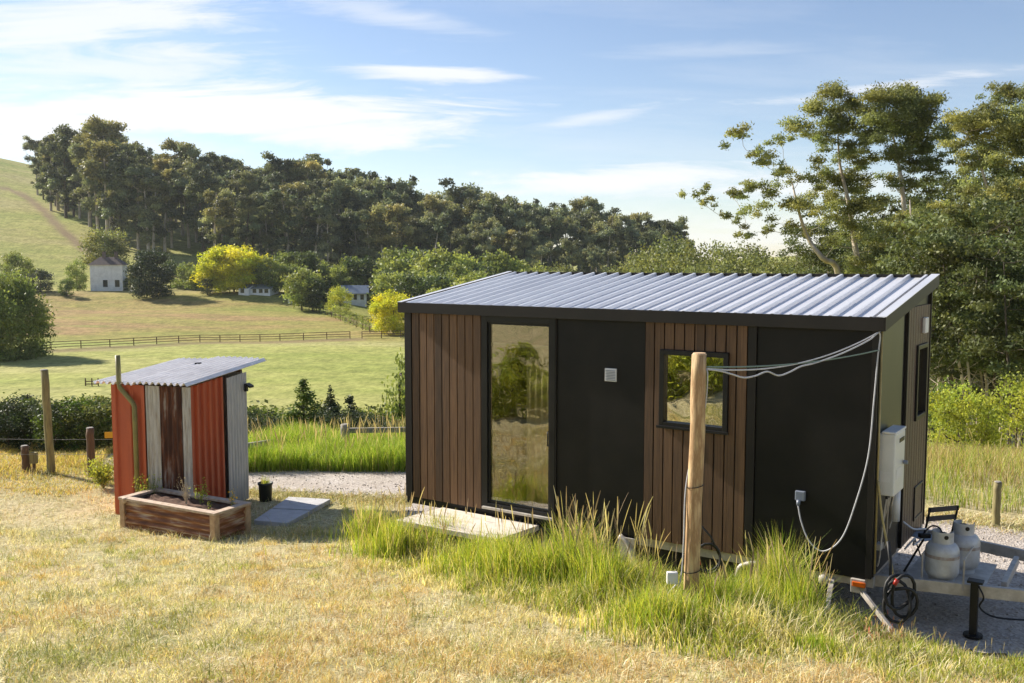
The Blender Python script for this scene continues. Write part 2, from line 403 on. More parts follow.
def foliage(clumps, per, s0, s1, tint=.22, flat=0, aspect=.55):
    Ps, Cs = [], []
    for c, r in clumps:
        n = max(20, int(per*(r[0]*r[1])**.9)); Ps.append(clump_points(c, r, n)); k = 1+tint*random.uniform(-1, 1); w = random.uniform(-.08, .12)
        Cs.append(np.array([[k*(1+w), k, k*(1-w)]])*rng.uniform(.75, 1.3, (n, 1)))
    P, C = np.vstack(Ps), np.vstack(Cs); return leaf_quads(P, s0, s1, C, flat, aspect)
def tree_obj(name, mb, fol, bark, leaf, loc, label, cat, group=None, rz=0, tn='trunk'):
    t = thing(name, label, cat, loc, rz, group); tr = mb.build(tn, bark, t, True)
    V, F, C = fol; link('crown', np_mesh('crown', V, F, C), leaf, t); return t
# ------------------------------------------------------------------ gravel drive and path
def gravel_mat():
    m, N, L = nmat('gravel'); tc = N.new('ShaderNodeTexCoord'); P = tc.outputs['Object']
    v = N.new('ShaderNodeTexVoronoi'); v.inputs['Scale'].default_value = 38; L.new(P, v.inputs['Vector'])
    c = ramp(N, L, v.outputs['Color'], [(.1, (.34, .30, .26)), (.5, (.46, .41, .36)), (.9, (.60, .55, .50))])
    c = mixc(N, L, 1.0, c, ramp(N, L, noise(N, L, P, 1.5, 5), [(.3, (.8, .76, .7)), (.7, (1, 1, 1))]), 'MULTIPLY')
    b = N.new('ShaderNodeBsdfPrincipled'); L.new(c, b.inputs['Base Color']); b.inputs['Roughness'].default_value = .9
    bp = N.new('ShaderNodeBump'); bp.inputs['Strength'].default_value = .8; bp.inputs['Distance'].default_value = .015
    L.new(v.outputs['Distance'], bp.inputs['Height']); L.new(bp.outputs[0], b.inputs['Normal'])
    o = N.new('ShaderNodeOutputMaterial'); L.new(b.outputs[0], o.inputs[0]); return m
M['gravel'] = gravel_mat()
drive_px = [(162, 481), (230, 470), (330, 467), (400, 468)]
A_ = [PG(*p) for p in drive_px]; B_ = [PG(*p) for p in ((415, 499), (345, 498), (262, 492), (168, 491))]
DRIVE = [(p.x, p.y) for p in A_]+[(1.5, 17.2), (4.6, 14.2), (7.2, 12.6), (11, 11.3), (18, 9.5), (18, 4), (9, 6.3), (6, 7.75), (4.1, 8.75), (3.6, 9.0), (-1.6, 12.4)]+[(p.x, p.y) for p in B_]
def build_drive():
    st = .09; xs = np.arange(-8, 18, st); ys = np.arange(4, 19, st); X, Y = np.meshgrid(xs, ys)
    jx = X+.12*vnoise(X*2.3, Y*2.3, 21); jy = Y+.12*vnoise(X*2.3, Y*2.3, 22)
    ins = inpoly(jx, jy, DRIVE); Z = hgt(X, Y)+.014
    idx = np.arange(X.size).reshape(X.shape); q = ins[:-1, :-1] & ins[1:, :-1] & ins[1:, 1:] & ins[:-1, 1:]
    F = np.stack([idx[:-1, :-1][q], idx[:-1, 1:][q], idx[1:, 1:][q], idx[1:, :-1][q]], -1)
    used = np.unique(F); mp = np.full(X.size, -1); mp[used] = np.arange(len(used))
    V = np.stack([X, Y, Z], -1).reshape(-1, 3)[used]
    tag(link('gravel_drive', np_mesh('gravel_drive', V, mp[F]), M['gravel'], smooth=True), kind='structure')
    # loose stones
    n = 9000; x = rng.uniform(-7, 9, n); y = rng.uniform(7.5, 17.5, n); k = inpoly(x, y, DRIVE); x, y = x[k], y[k]; n = len(x)
    r = rng.uniform(.006, .02, n); z = hgt(x, y)+.014+r*.4
    oc = np.array([(1, 0, 0), (0, 1, 0), (-1, 0, 0), (0, -1, 0), (0, 0, .7), (0, 0, -.7)]); jit = rng.uniform(.6, 1.2, (n, 6, 1))
    V = np.stack([x, y, z], -1)[:, None, :]+oc[None]*r[:, None, None]*jit
    fc = np.array([(0, 1, 4), (1, 2, 4), (2, 3, 4), (3, 0, 4), (1, 0, 5), (2, 1, 5), (3, 2, 5), (0, 3, 5)])
    F = (np.arange(n)[:, None, None]*6+fc[None]).reshape(-1, 3)
    tag(link('gravel', np_mesh('gravel', V.reshape(-1, 3), F), M['gravel']), 'loose pale stones scattered over the gravel drive', 'gravel', kind='stuff')
build_drive()

# ------------------------------------------------------------------ grass
def blades(x, y, z, hgt_, wid, lean, col, tip=None, seg=3, head=None, droop=.5, az=None):
    """N ribbons; lean = horizontal reach of the tip; col (N,3)"""
    n = len(x); az = rng.uniform(0, 2*math.pi, n) if az is None else az; wa = rng.uniform(0, math.pi, n)
    dx, dy = np.cos(az), np.sin(az); wx, wy = np.cos(wa)*wid/2, np.sin(wa)*wid/2
    t = np.linspace(0, 1, seg+1)[None, :]; H_ = hgt_[:, None]; Ln = lean[:, None]
    cx = x[:, None]+dx[:, None]*Ln*t**2; cy = y[:, None]+dy[:, None]*Ln*t**2; cz = z[:, None]+H_*(t-droop*(t**3)*np.clip(Ln/np.maximum(H_, .01), 0, 1)*.6)
    w = (1-t**2)*1.0
    if head is not None: w = head[None, :]
    w = np.broadcast_to(w, cx.shape)+.05
    a = np.stack([cx-wx[:, None]*w, cy-wy[:, None]*w, cz], -1); b = np.stack([cx+wx[:, None]*w, cy+wy[:, None]*w, cz], -1)
    V = np.stack([a, b], 2).reshape(-1, 3); m = (seg+1)*2
    f = np.array([(2*i, 2*i+1, 2*i+3, 2*i+2) for i in range(seg)]); F = (np.arange(n)[:, None, None]*m+f[None]).reshape(-1, 4)
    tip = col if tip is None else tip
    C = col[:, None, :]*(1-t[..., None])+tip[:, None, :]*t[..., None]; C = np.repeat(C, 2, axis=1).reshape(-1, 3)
    return V, F, C
def merge(parts):
    V, F, C, b = [], [], [], 0
    for v, f, c in parts: V.append(v); F.append(f+b); C.append(c); b += len(v)
    return np.vstack(V), np.vstack(F), np.vstack(C)
def pick(n, cols, w=None, jit=.18):
    c = np.array(cols)[rng.choice(len(cols), n, p=w)]; return np.clip(c*(1+jit*rng.standard_normal((n, 1))), .005, .95)
def scatter(poly, n, lo=None):
    P = np.array([(p[0], p[1]) for p in poly]); x0, y0 = P.min(0); x1, y1 = P.max(0)
    x = rng.uniform(x0, x1, n*3); y = rng.uniform(y0, y1, n*3); k = inpoly(x, y, poly)
    ii = np.where(k)[0][:n]; return x[ii], y[ii]
def grass_obj(name, parts, mat, label, cat='grass'):
    V, F, C = merge(parts); o = link(name, np_mesh(name, V, F, C), mat); return tag(o, label, cat, kind='stuff')
GR = [(.22, .30, .04), (.34, .40, .06), (.44, .44, .09), (.54, .48, .18)]
DRY = [(.80, .72, .49), (.70, .62, .38), (.56, .49, .24), (.62, .45, .20), (.42, .44, .16)]

BANKPX = [(340, 492), (342, 520), (352, 550), (375, 572), (430, 588), (510, 606), (560, 628), (640, 652), (740, 664), (850, 668), (900, 690), (1024, 690)]
bankfront = [PG(*p) for p in BANKPX]
def hw(s, u):   # house coordinates -> world xy
    return (LX+s*.8265-u*.563, LY-s*.563-u*.8265)
BANK = [(p.x, p.y) for p in bankfront]+[(5.0, 7.2), (4.9, 7.9), hw(6.15, .25), hw(5, .12), hw(2.5, .12), hw(2.35, .95), hw(.2, 1.0), (-2.2, 13.1)]
# foreground cut hay: short pale blades lying in every direction
def build_hay():
    xs, ys = [], []
    n = 420000; y = 4.6+(rng.random(n)**1.25)*13.6; x = y*rng.uniform(-.62, .62, n)
    k = ~inpoly(x, y, BANK) & ~inpoly(x, y, DRIVE); x, y = x[k], y[k]
    s, u = house_uv(x, y); k = ~((s > -.1) & (s < 9) & (u < .2)) & (y < 18.5); x, y = x[k], y[k]
    # not in front of the drive on the right
    k = ~((x > 3.6) & (house_uv(x, y)[1] < .2)); x, y = x[k], y[k]; n = len(x)
    d = vnoise(x*.8, y*.8, 31); d2 = vnoise(x*2.6, y*2.6, 32)
    w = np.array([.34, .22, .16, .12, .16]); c = pick(n, DRY, w, .16)
    g = (d+.9*d2 > .62)[:, None]; c = np.where(g & (rng.random((n, 1)) < .6), np.array([.30, .32, .09])[None]*rng.uniform(.8, 1.2, (n, 1)), c)
    o_ = ((d < -.22) & (rng.random(n) < .5))[:, None]; c = np.where(o_, np.array([.60, .42, .18])[None]*rng.uniform(.8, 1.2, (n, 1)), c)
    d3 = vnoise(x*6, y*6, 33)+.7*vnoise(x*14, y*14, 34); kk = rng.random(n) < .62+.5*d3; x, y, c, d, d2, d3 = x[kk], y[kk], c[kk], d[kk], d2[kk], d3[kk]; n = len(x); c = c*(1+.14*d3)[:, None]
    L_ = rng.uniform(.04, .15, n)*(1+.4*d2+.35*np.maximum(d3, 0)); up = np.where(rng.random(n) < .25, rng.uniform(.4, 1, n), rng.uniform(.03, .3, n))
    return [blades(x, y, hgt(x, y)+rng.uniform(0, .012, n), L_*up, rng.uniform(.004, .008, n), L_*(1-up*.7), c, seg=2)]
grass_obj('cut_hay', build_hay(), M['straw'], 'pale dry cut hay covering the mown foreground slope')
# small tufts on the mown slope
def build_tufts():
    out = []
    for _ in range(850):
        yy = rng.uniform(5.2, 13); xx = yy*rng.uniform(-.56, .3); 
        if inpoly(np.array([xx]), np.array([yy]), BANK)[0]: continue
        n = int(rng.integers(20, 80)); r = rng.uniform(.03, .15); x = xx+rng.normal(0, r, n); y = yy+rng.normal(0, r, n)
        c = pick(n, [((.30, .36, .08), (.42, .42, .14)), ((.62, .55, .30), (.72, .66, .42)), ((.60, .44, .18), (.66, .54, .26)), ((.72, .66, .42), (.8, .74, .5))][int(rng.integers(0, 4))]); h_ = rng.uniform(.04, .13, n)
        out.append(blades(x, y, hgt(x, y), h_, rng.uniform(.003, .006, n), h_*.9, c, seg=2))
    return out
grass_obj('grass_tufts', build_tufts(), M['grass'], 'little green and tan tufts left standing on the mown slope')
# uncut grass on the bank before the tiny house
CLUMPS = [(573, 588, .22, .50), (592, 596, .20, .42), (610, 604, .2, .36), (782, 622, .17, .62), (772, 615, .2, .50), (800, 630, .18, .42), (545, 588, .2, .36), (395, 556, .3, .34), (640, 602, .3, .30),
          (480, 575, .35, .34), (720, 625, .3, .32), (660, 630, .35, .26), (440, 550, .4, .33), (820, 655, .22, .12), (370, 540, .25, .34), (510, 582, .3, .38), (750, 630, .2, .38)]
def build_bank():
    out = []
    x, y = scatter(BANK, 62000); n = len(x); f = .5+.5*vnoise(x*1.7, y*1.7, 41); f2 = .5+.5*vnoise(x*5, y*5, 42); f3 = .5+.5*vnoise(x*3.1, y*3.1, 43)
    k = rng.random(n) < .35+.9*f2; x, y, f, f2, f3 = x[k], y[k], f[k], f2[k], f3[k]; n = len(x)
    hh = rng.uniform(.06, .34, n)*(.4+.8*f)*(.55+.9*f2); hh *= np.where(x > 3.2, .6, 1)
    dfr = segdist(x, y, [(p.x, p.y) for p in bankfront]); hh *= .35+.65*S(dfr/.8)
    dry = rng.random(n) < np.clip(.34*(1-S(dfr/1.0))+.12+.5*(f3 > .62), 0, 1)
    c = np.where(dry[:, None], pick(n, DRY[:3], None, .15), pick(n, GR, [.25, .33, .27, .15]))*(.75+.4*f3[:, None])
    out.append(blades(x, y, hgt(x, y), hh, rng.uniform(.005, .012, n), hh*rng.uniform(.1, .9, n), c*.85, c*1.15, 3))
    for px, py, r, h0 in CLUMPS:
        p = PG(px, py); n = int(4200*r+450); x = p.x+rng.standard_t(3, n)*r*.5; y = p.y+rng.standard_t(3, n)*r*.5
        s, u = house_uv(x, y); k = (u > .1) ; x, y = x[k], y[k]; n = len(x)
        d = np.hypot(x-p.x, y-p.y)/r; hh = h0*1.3*rng.uniform(.15, 1.3, n)*np.clip(1.1-.25*d, .35, 1)
        c = pick(n, [(.22, .33, .04), (.38, .46, .055), (.56, .54, .10), (.62, .54, .26)], [.3, .35, .2, .15])
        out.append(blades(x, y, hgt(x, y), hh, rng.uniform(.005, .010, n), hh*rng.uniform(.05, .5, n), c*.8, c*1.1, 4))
    return out
grass_obj('bank_grass', build_bank(), M['grass'], 'long green and straw coloured grass on the bank before the tiny house')
# flowering stalks rising from the bank
def stalks(pts, hs, colr=((.42, .34, .18), (.36, .26, .17), (.48, .42, .22)), lean=.28, wid=.0032):
    x = np.array([p[0] for p in pts]); y = np.array([p[1] for p in pts]); z = hgt(x, y); n = len(x); hs = np.array(hs)
    az = rng.uniform(0, 2*math.pi, n); ln = hs*rng.uniform(.02, lean, n); c = pick(n, colr)
    seg = 8; head = np.array([1, .9, .8, .8, .8, .9, 3.6, 4.2, 1.2])
    return blades(x, y, z, hs, np.full(n, wid), ln, c*.9+np.array([[0, .04, 0]]), c, seg, head, .5, az)
def build_stalks():
    pts, hs = [], []
    for px0, px1, py, n, h0, h1 in ((355, 420, 548, 90, .40, .78), (415, 475, 545, 60, .35, .66), (475, 550, 560, 70, .35, .7), (560, 655, 588, 130, .5, 1.05), (555, 610, 580, 44, .6, 1.08),
                                    (645, 700, 600, 26, .3, .6), (745, 830, 622, 90, .5, .95), (700, 760, 615, 30, .3, .62), (830, 1020, 655, 90, .14, .30)):
        for _ in range(n):
            p = PG(rng.uniform(px0, px1), py+rng.normal(0, 9))
            if house_uv(p.x, p.y)[1] < .1: continue
            pts.append((p.x, p.y)); hs.append(rng.uniform(h0, h1))
    pk = [PG(rng.uniform(848, 905), rng.uniform(628, 650)) for _ in range(90)]
    return [stalks(pts, hs), stalks([(p.x, p.y) for p in pk], rng.uniform(.08, .2, 90), ((.62, .22, .20), (.55, .30, .22), (.6, .4, .3)), wid=.004)]
grass_obj('grass_stalks', build_stalks(), M['grass'], 'thin straw coloured seeding grass stalks rising above the bank grass')
# tall grass band behind the gravel on the left, and the paddock edge at the right
BAND = [PG(232, 474), PG(300, 472), PG(410, 473), (-1.0, 17.3), (1.5, 18.6), (0.5, 20.5), (-5.2, 20.3), (-5.6, 18.3), (-5.3, 17.3)]
RIGHT = [(5.4, 14.9), (6.8, 13.7), (9.6, 12.7), (16, 11.6), (24, 16), (24, 27), (12, 27), (6, 24), (2.0, 20), (2.5, 17.6)]
def build_band():
    x, y = scatter(BAND, 46000); n = len(x); f = .5+.5*vnoise(x*.9, y*.9, 51)
    hh = rng.uniform(.25, .6, n)*(.6+.6*f); c = pick(n, [(.20, .32, .035), (.30, .42, .05), (.42, .48, .08), (.52, .47, .2)], [.3, .38, .22, .10])
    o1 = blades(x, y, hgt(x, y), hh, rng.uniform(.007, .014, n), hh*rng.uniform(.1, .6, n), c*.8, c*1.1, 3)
    x, y = scatter(BAND, 700); return [o1, stalks(list(zip(x, y)), rng.uniform(.5, .85, len(x)), wid=.0035, colr=((.40, .31, .17), (.34, .25, .16), (.46, .38, .2)))]
grass_obj('tall_grass', build_band(), M['grass'], 'lush green tall grass behind the gravel path left of the tiny house')
def build_right():
    x, y = scatter(RIGHT, 80000); n = len(x); f = .5+.5*vnoise(x*.5, y*.5, 61)
    hh = rng.uniform(.2, .48, n)*(.6+.6*f)*(1-.3*S((y-17)/6)); c = pick(n, [(.22, .32, .05), (.33, .42, .06), (.46, .46, .12), (.60, .52, .28)], [.25, .3, .25, .2])
    brown = ((y > 16+vnoise(x, y, 62)*1.5) & (rng.random(n) < .6))[:, None]; c = np.where(brown, pick(n, [(.46, .36, .2), (.4, .33, .14), (.4, .28, .16)]), c)
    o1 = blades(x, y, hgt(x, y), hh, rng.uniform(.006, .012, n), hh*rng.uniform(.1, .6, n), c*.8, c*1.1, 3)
    x, y = scatter(RIGHT, 900); return [o1, stalks(list(zip(x, y)), rng.uniform(.5, .8, len(x)), wid=.0035, colr=((.40, .31, .17), (.34, .25, .16), (.46, .38, .2)))]
grass_obj('paddock_grass', build_right(), M['grass'], 'rough green and brown paddock grass beyond the drive on the right')
# dry golden grass round the posts at the left
LEFT = [(-15, 15.3), (-9.0, 15.6), (-7.2, 14.8), (-6.6, 16), (-7.6, 17.2), (-8, 18.6), (-8, 20.5), (-16, 20.5)]
def build_left():
    x, y = scatter(LEFT, 36000); n = len(x); f = vnoise(x*.8, y*.8, 71)
    hh = rng.uniform(.06, .26, n)*(.8+.6*f)*(.35+.65*S((y-15.6)/1.0)); c = pick(n, [(.56, .44, .2), (.5, .42, .14), (.40, .38, .08), (.46, .30, .14)], [.35, .25, .25, .15])
    return [blades(x, y, hgt(x, y), np.maximum(hh, .03), rng.uniform(.008, .014, n), hh*rng.uniform(.2, 1, n), c*.9, c*1.1, 3)]
grass_obj('golden_grass', build_left(), M['grass'], 'golden dry grass round the fence posts at the left edge')
# fringe of pale stubble along both edges of the gravel
def build_fringe():
    P = DRIVE[:4]+[(1.5, 17.2), (4.6, 14.2), (7.2, 12.6), (11, 11.3)]; out = []
    for a, b in zip(P[:-1], P[1:]):
        n = int(3200*math.hypot(b[0]-a[0], b[1]-a[1])/2); t = rng.random(n); x = a[0]+(b[0]-a[0])*t+rng.normal(0, .22, n); y = a[1]+(b[1]-a[1])*t+rng.normal(.15, .25, n)
        hh = rng.uniform(.03, .12, n); out.append(blades(x, y, hgt(x, y), hh, rng.uniform(.006, .012, n), hh, pick(n, DRY), seg=2))
    Q = DRIVE[-4:]
    for a, b in zip(Q[:-1], Q[1:]):
        n = 1800; t = rng.random(n); x = a[0]+(b[0]-a[0])*t+rng.normal(0, .15, n); y = a[1]+(b[1]-a[1])*t+rng.normal(-.1, .18, n)
        hh = rng.uniform(.03, .12, n); out.append(blades(x, y, hgt(x, y), hh, rng.uniform(.006, .012, n), hh, pick(n, DRY+[(.3, .33, .08)]), seg=2))
    return out
grass_obj('dry_stubble', build_fringe(), M['straw'], 'short dry stubble fringing the edges of the gravel')
# ------------------------------------------------------------------ tiny house (local x along the front, y back, z up)
def batten_wall(x0, x1, z0, z1, pitch, axis='x', off=0.0, sgn=-1, holes=()):
    """vertical boards with a rebated gap; axis = direction the boards are laid out along"""
    mb = MB(); n = max(1, round((x1-x0)/pitch)); p = (x1-x0)/n
    for i in range(n):
        a, b = x0+i*p+.004, x0+(i+1)*p-.010
        spans = [(a, b, z0, z1)]
        for hx0, hx1, hz0, hz1 in holes:
            ns = []
            for (q0, q1, r0, r1) in spans:
                if q1 <= hx0 or q0 >= hx1: ns.append((q0, q1, r0, r1)); continue
                if q0 < hx0: ns.append((q0, hx0, r0, r1))
                if q1 > hx1: ns.append((hx1, q1, r0, r1))
                m0, m1 = max(q0, hx0), min(q1, hx1); ns += [(m0, m1, r0, hz0), (m0, m1, hz1, r1)]
            spans = ns
        for (q0, q1, r0, r1) in spans:
            if q1-q0 < .004: continue
            if axis == 'x': mb.box(q0, q1, off-.022, off, r0, r1)
            else: mb.box(off, off+.022, q0, q1, r0, r1)
    return mb
def frame_ring(mb, a0, a1, z0, z1, w, d0, d1, axis='x'):
    for (p0, p1, q0, q1) in ((a0, a0+w, z0, z1), (a1-w, a1, z0, z1), (a0+w, a1-w, z1-w, z1), (a0+w, a1-w, z0, z0+w)):
        if axis == 'x': mb.box(p0, p1, d0, d1, q0, q1)
        else: mb.box(d0, d1, p0, p1, q0, q1)
    return mb
HX, HD, ZB, ZT = 6.0, 2.44, .52, 3.02
house = thing('tiny_house', 'black and brown timber clad tiny house on a trailer with ribbed metal roof', 'tiny house', (LX, LY, 0), math.atan2(-.563, .8265))
zt = ZT-.004
# core walls (front has real openings)
core = MB(); y0, y1 = .004, .07
for a, b, c, d in ((0.0, 1.36, ZB, ZT), (1.36, 2.25, 2.92, ZT), (1.36, 2.25, ZB, .62), (2.25, 3.74, ZB, ZT), (3.74, 4.46, ZB, 1.87), (3.74, 4.46, 2.65, ZT), (4.46, 6.0, ZB, ZT)):
    core.box(a, b, y0, y1, c, d)
core.build('wall', M['black'], house, label='front wall core')
back = MB(); back.box(0, HX, HD-.07, HD, ZB, ZT+.33); back.build('wall', M['black_panel'], house, label='back wall')
lw = MB(); lw.add([(0, .072, ZB), (0, HD-.072, ZB), (0, HD-.072, ZT+.33), (0, .072, ZT), (.07, .072, ZB), (.07, HD-.072, ZB), (.07, HD-.072, ZT+.33), (.07, .072, ZT)],
                  [(0, 1, 2, 3), (7, 6, 5, 4), (0, 4, 5, 1), (1, 5, 6, 2), (2, 6, 7, 3), (3, 7, 4, 0)])
lw.build('wall', M['black_panel'], house, label='left end wall')
rw = MB()
def zr(y): return ZT+.33*(y-.03)/(HD-.03)         # underside of the roof
for a, b, c, d in ((.072, 1.69, ZB, None), (1.69, 2.24, ZB, 1.86), (1.69, 2.24, 2.72, None), (2.24, HD-.072, ZB, None)):
    da, db = (d, d) if d else (zr(a), zr(b))
    rw.add([(5.93, a, c), (5.93, b, c), (5.93, b, db), (5.93, a, da), (5.996, a, c), (5.996, b, c), (5.996, b, db), (5.996, a, da)],
           [(3, 2, 1, 0), (4, 5, 6, 7), (1, 5, 4, 0), (2, 6, 5, 1), (3, 7, 6, 2), (0, 4, 7, 3)])
rw.build('wall', M['black'], house, label='right end wall core')
MB().box(.08, 5.92, .08, HD-.08, ZB+.01, ZB+.06).build('floor', M['interior'], house)
MB().box(.5, 5.92, HD-.12, HD-.09, ZB+.07, 2.9).build('interior_lining', M['interior'], house)
# front cladding
batten_wall(.11, 1.24, ZB+.002, zt, .125).build('cladding', M['wood'], house, bevel=.003, label='left vertical timber cladding')
batten_wall(3.51, 4.70, ZB+.002, zt, .125, holes=[(3.70, 4.50, 1.83, 2.69)]).build('cladding', M['wood'], house, bevel=.003, label='timber cladding round the small window')
MB().box(2.352, 3.505, -.012, .002, ZB, zt).build('wall_panel', M['black_panel'], house, bevel=.003, label='black panel beside the door')
MB().box(4.80, 5.95, -.012, .002, ZB-.02, zt).build('wall_panel', M['black_panel'], house, bevel=.003, label='black panel at the drawbar end')
for a, b in ((-.012, .10), (1.245, 1.262), (2.337, 2.35), (4.705, 4.795), (5.953, 6.012)): MB().box(a, b, -.030, .003, ZB-.002, zt).build('corner_trim', M['trim'], house, bevel=.002)
MB().box(-.013, -.003, .004, .12, ZB, zt).build('corner_trim', M['trim'], house)
pass
# glazed door
door = frame_ring(MB(), 1.265, 2.335, .545, 2.985, .075, -.035, .06)
door_o = door.build('door', M['black'], house, bevel=.004)
frame_ring(MB(), 1.342, 2.258, .622, 2.908, .028, -.010, .05).build('sash', M['black'], door_o, bevel=.002)
MB().box(1.371, 2.229, .010, .018, .652, 2.878).build('pane', M['glass'], door_o)
MB().box(1.28, 2.32, -.075, -.037, .545, .575).build('sill', M['steel'], door_o, bevel=.003)
MB().tube([(2.26, -.05, 1.45), (2.26, -.075, 1.45), (2.26, -.075, 1.62), (2.26, -.05, 1.62)], .008).build('handle', M['black'], door_o, True)
def curtain(x0, x1, y, z0, z1, parent, n=16):
    mb = MB(); vs = []; m = n*6
    for i in range(m+1):
        t = i/m; x = x0+(x1-x0)*t; yy = y+.025*math.sin(t*n*2*math.pi/2)
        vs += [(x, yy, z0), (x, yy, z1)]
    mb.add(vs, [(2*i, 2*i+2, 2*i+3, 2*i+1) for i in range(m)]); return mb.build('curtain', M['curtain'], parent, True, solid=.004)
curtain(1.84, 2.24, .11, .66, 2.595, house, 9)
MB().box(1.34, 2.28, .075, .125, 2.60, 2.64).build('curtain_rail', M['white_metal'], house)
# front window
w_o = frame_ring(MB(), 3.702, 4.498, 1.832, 2.688, .055, -.055, .05).build('window', M['black'], house, bevel=.004)
MB().box(3.758, 4.442, .000, .008, 1.888, 2.632).build('pane', M['glass_bright'], w_o)
MB().box(3.68, 4.52, -.075, -.056, 1.815, 1.845).build('sill', M['black'], w_o, bevel=.003)
# wall vent
v_o = MB().box(3.005, 3.155, -.030, -.0125, 2.285, 2.435).build('wall_vent', M['white_plastic'], house, bevel=.004)
lv = MB()
for k in range(7): lv.box(3.018, 3.142, -.038, -.0305, 2.298+k*.018, 2.306+k*.018)
lv.build('louvre', M['grey_plastic'], v_o)
# roof
def zroof(y): return 3.075+(.375/2.54)*(y+.06)
rx0, rx1, ry0, ry1 = -.07, 6.07, -.06, 2.50
roof = MB(); prof = []; npan = 31; p = (rx1-rx0-.06)/npan
x = rx0; prof.append((x, .0))
for i in range(npan):
    c = rx0+.03+(i+.5)*p
    prof += [(c-.024, 0), (c-.014, .038), (c+.014, .038), (c+.024, 0)]
prof.append((rx1, 0))
vs = []
for (x, d) in prof: vs += [(x, ry0, zroof(ry0)+d+.012), (x, ry1, zroof(ry1)+d+.012), (x, ry1, zroof(ry1)+d+.009), (x, ry0, zroof(ry0)+d+.009)]
fs = []
for i in range(len(prof)-1):
    a, b = 4*i, 4*i+4
    fs += [(a, b, b+1, a+1), (a+2, b+2, b+3, a+3), (a, a+3, b+3, b), (a+1, b+1, b+2, a+2)]
roof.add(vs, fs); roof_o = roof.build('roof', M['roof'], house)
fa = MB(); fa.box(rx0, rx1, ry0-.018, ry0-.001, 2.985, zroof(ry0)+.044)                # front fascia
fa.box(rx0, rx1, ry1+.001, ry1+.018, 3.33, zroof(ry1)+.050)                            # back cap
fa.build('fascia', M['trim'], roof_o, bevel=.002)
def rake(x0, x1, z0, z1, name, mat):
    mb = MB(); vs = []
    for x in (x0, x1):
        for y in (ry0-.018, ry1+.018):
            vs += [(x, y, zroof(y)+z0), (x, y, zroof(y)+z1)]
    mb.add(vs, [(0, 2, 3, 1), (4, 5, 7, 6), (0, 1, 5, 4), (2, 6, 7, 3), (1, 3, 7, 5), (0, 4, 6, 2)]); return mb.build(name, mat, roof_o)
rake(rx1+.001, rx1+.014, -.085, .050, 'barge_flashing', M['trim']); rake(rx0-.014, rx0-.001, -.085, .050, 'barge_flashing', M['trim'])
rake(rx1-.075, rx1+.016, .0505, .055, 'barge_cap', M['roof']); rake(rx0-.016, rx0+.05, .0505, .055, 'barge_cap', M['roof'])
sof = MB(); sof.add([(rx0, ry0, 2.99), (rx1, ry0, 2.99), (rx1, ry1, zroof(ry1)-.06), (rx0, ry1, zroof(ry1)-.06), (rx0, ry0, 3.02), (rx1, ry0, 3.02), (rx1, ry1, zroof(ry1)-.02), (rx0, ry1, zroof(ry1)-.02)],
                   [(3, 2, 1, 0), (4, 5, 6, 7), (0, 1, 5, 4), (1, 2, 6, 5), (2, 3, 7, 6), (3, 0, 4, 7)]); sof.build('roof_deck', M['black'], roof_o)
# right end wall dressing
def endslab(y0, y1, z0, x0, x1, top=None):
    a, b = (top, top) if top else (zr(y0)-.02, zr(y1)-.02)
    return MB().add([(x0, y0, z0), (x0, y1, z0), (x0, y1, b), (x0, y0, a), (x1, y0, z0), (x1, y1, z0), (x1, y1, b), (x1, y0, a)],
                    [(3, 2, 1, 0), (4, 5, 6, 7), (1, 5, 4, 0), (2, 6, 5, 1), (3, 7, 6, 2), (0, 4, 7, 3)])
endslab(.03, .085, ZB, 5.998, 6.014).build('corner_trim', M['trim'], house)
endslab(.088, 1.08, 1.32, 5.998, 6.008).build('end_panel', M['olive_panel'], house)
endslab(.088, 1.08, ZB, 5.998, 6.006, 1.317).build('end_panel', M['black_panel'], house, label='lower black panel behind the pipes')
endslab(1.21, 1.24, ZB, 5.998, 6.03).build('corner_trim', M['trim'], house)
ew = batten_wall(1.245, 2.40, ZB+.002, 3.16, .125, 'y', 5.998, holes=[(1.69, 2.24, 1.86, 2.72)])
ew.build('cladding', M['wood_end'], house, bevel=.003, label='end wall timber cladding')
endslab(2.405, 2.44, ZB, 5.998, 6.03).build('corner_trim', M['trim'], house)
w2 = frame_ring(MB(), 1.692, 2.238, 1.862, 2.718, .05, 5.95, 6.045, 'y').build('window', M['black'], house, bevel=.004)
MB().box(5.985, 5.992, 1.744, 2.186, 1.913, 2.667).build('pane', M['glass_bright'], w2)
MB().box(6.021, 6.06, 1.95, 2.12, 2.84, 3.02).build('wall_vent', M['white_plastic'], house, bevel=.01)
hatch = frame_ring(MB(), 1.82, 2.26, .68, 1.08, .03, 6.021, 6.036, 'y').build('service_hatch', M['black'], house, bevel=.01)
MB().box(6.0215, 6.027, 1.852, 2.228, .712, 1.048).build('hatch_panel', M['wood_end'], hatch)
# power inlet
inl = MB().box(5.245, 5.345, -.062, -.0125, 1.215, 1.315).build('power_inlet', M['grey_plastic'], house, bevel=.008)
MB().tube([(5.285, -.06, 1.22), (5.285, -.075, 1.17)], [.022, .016], 10).build('plug', M['grey_plastic'], inl, True)
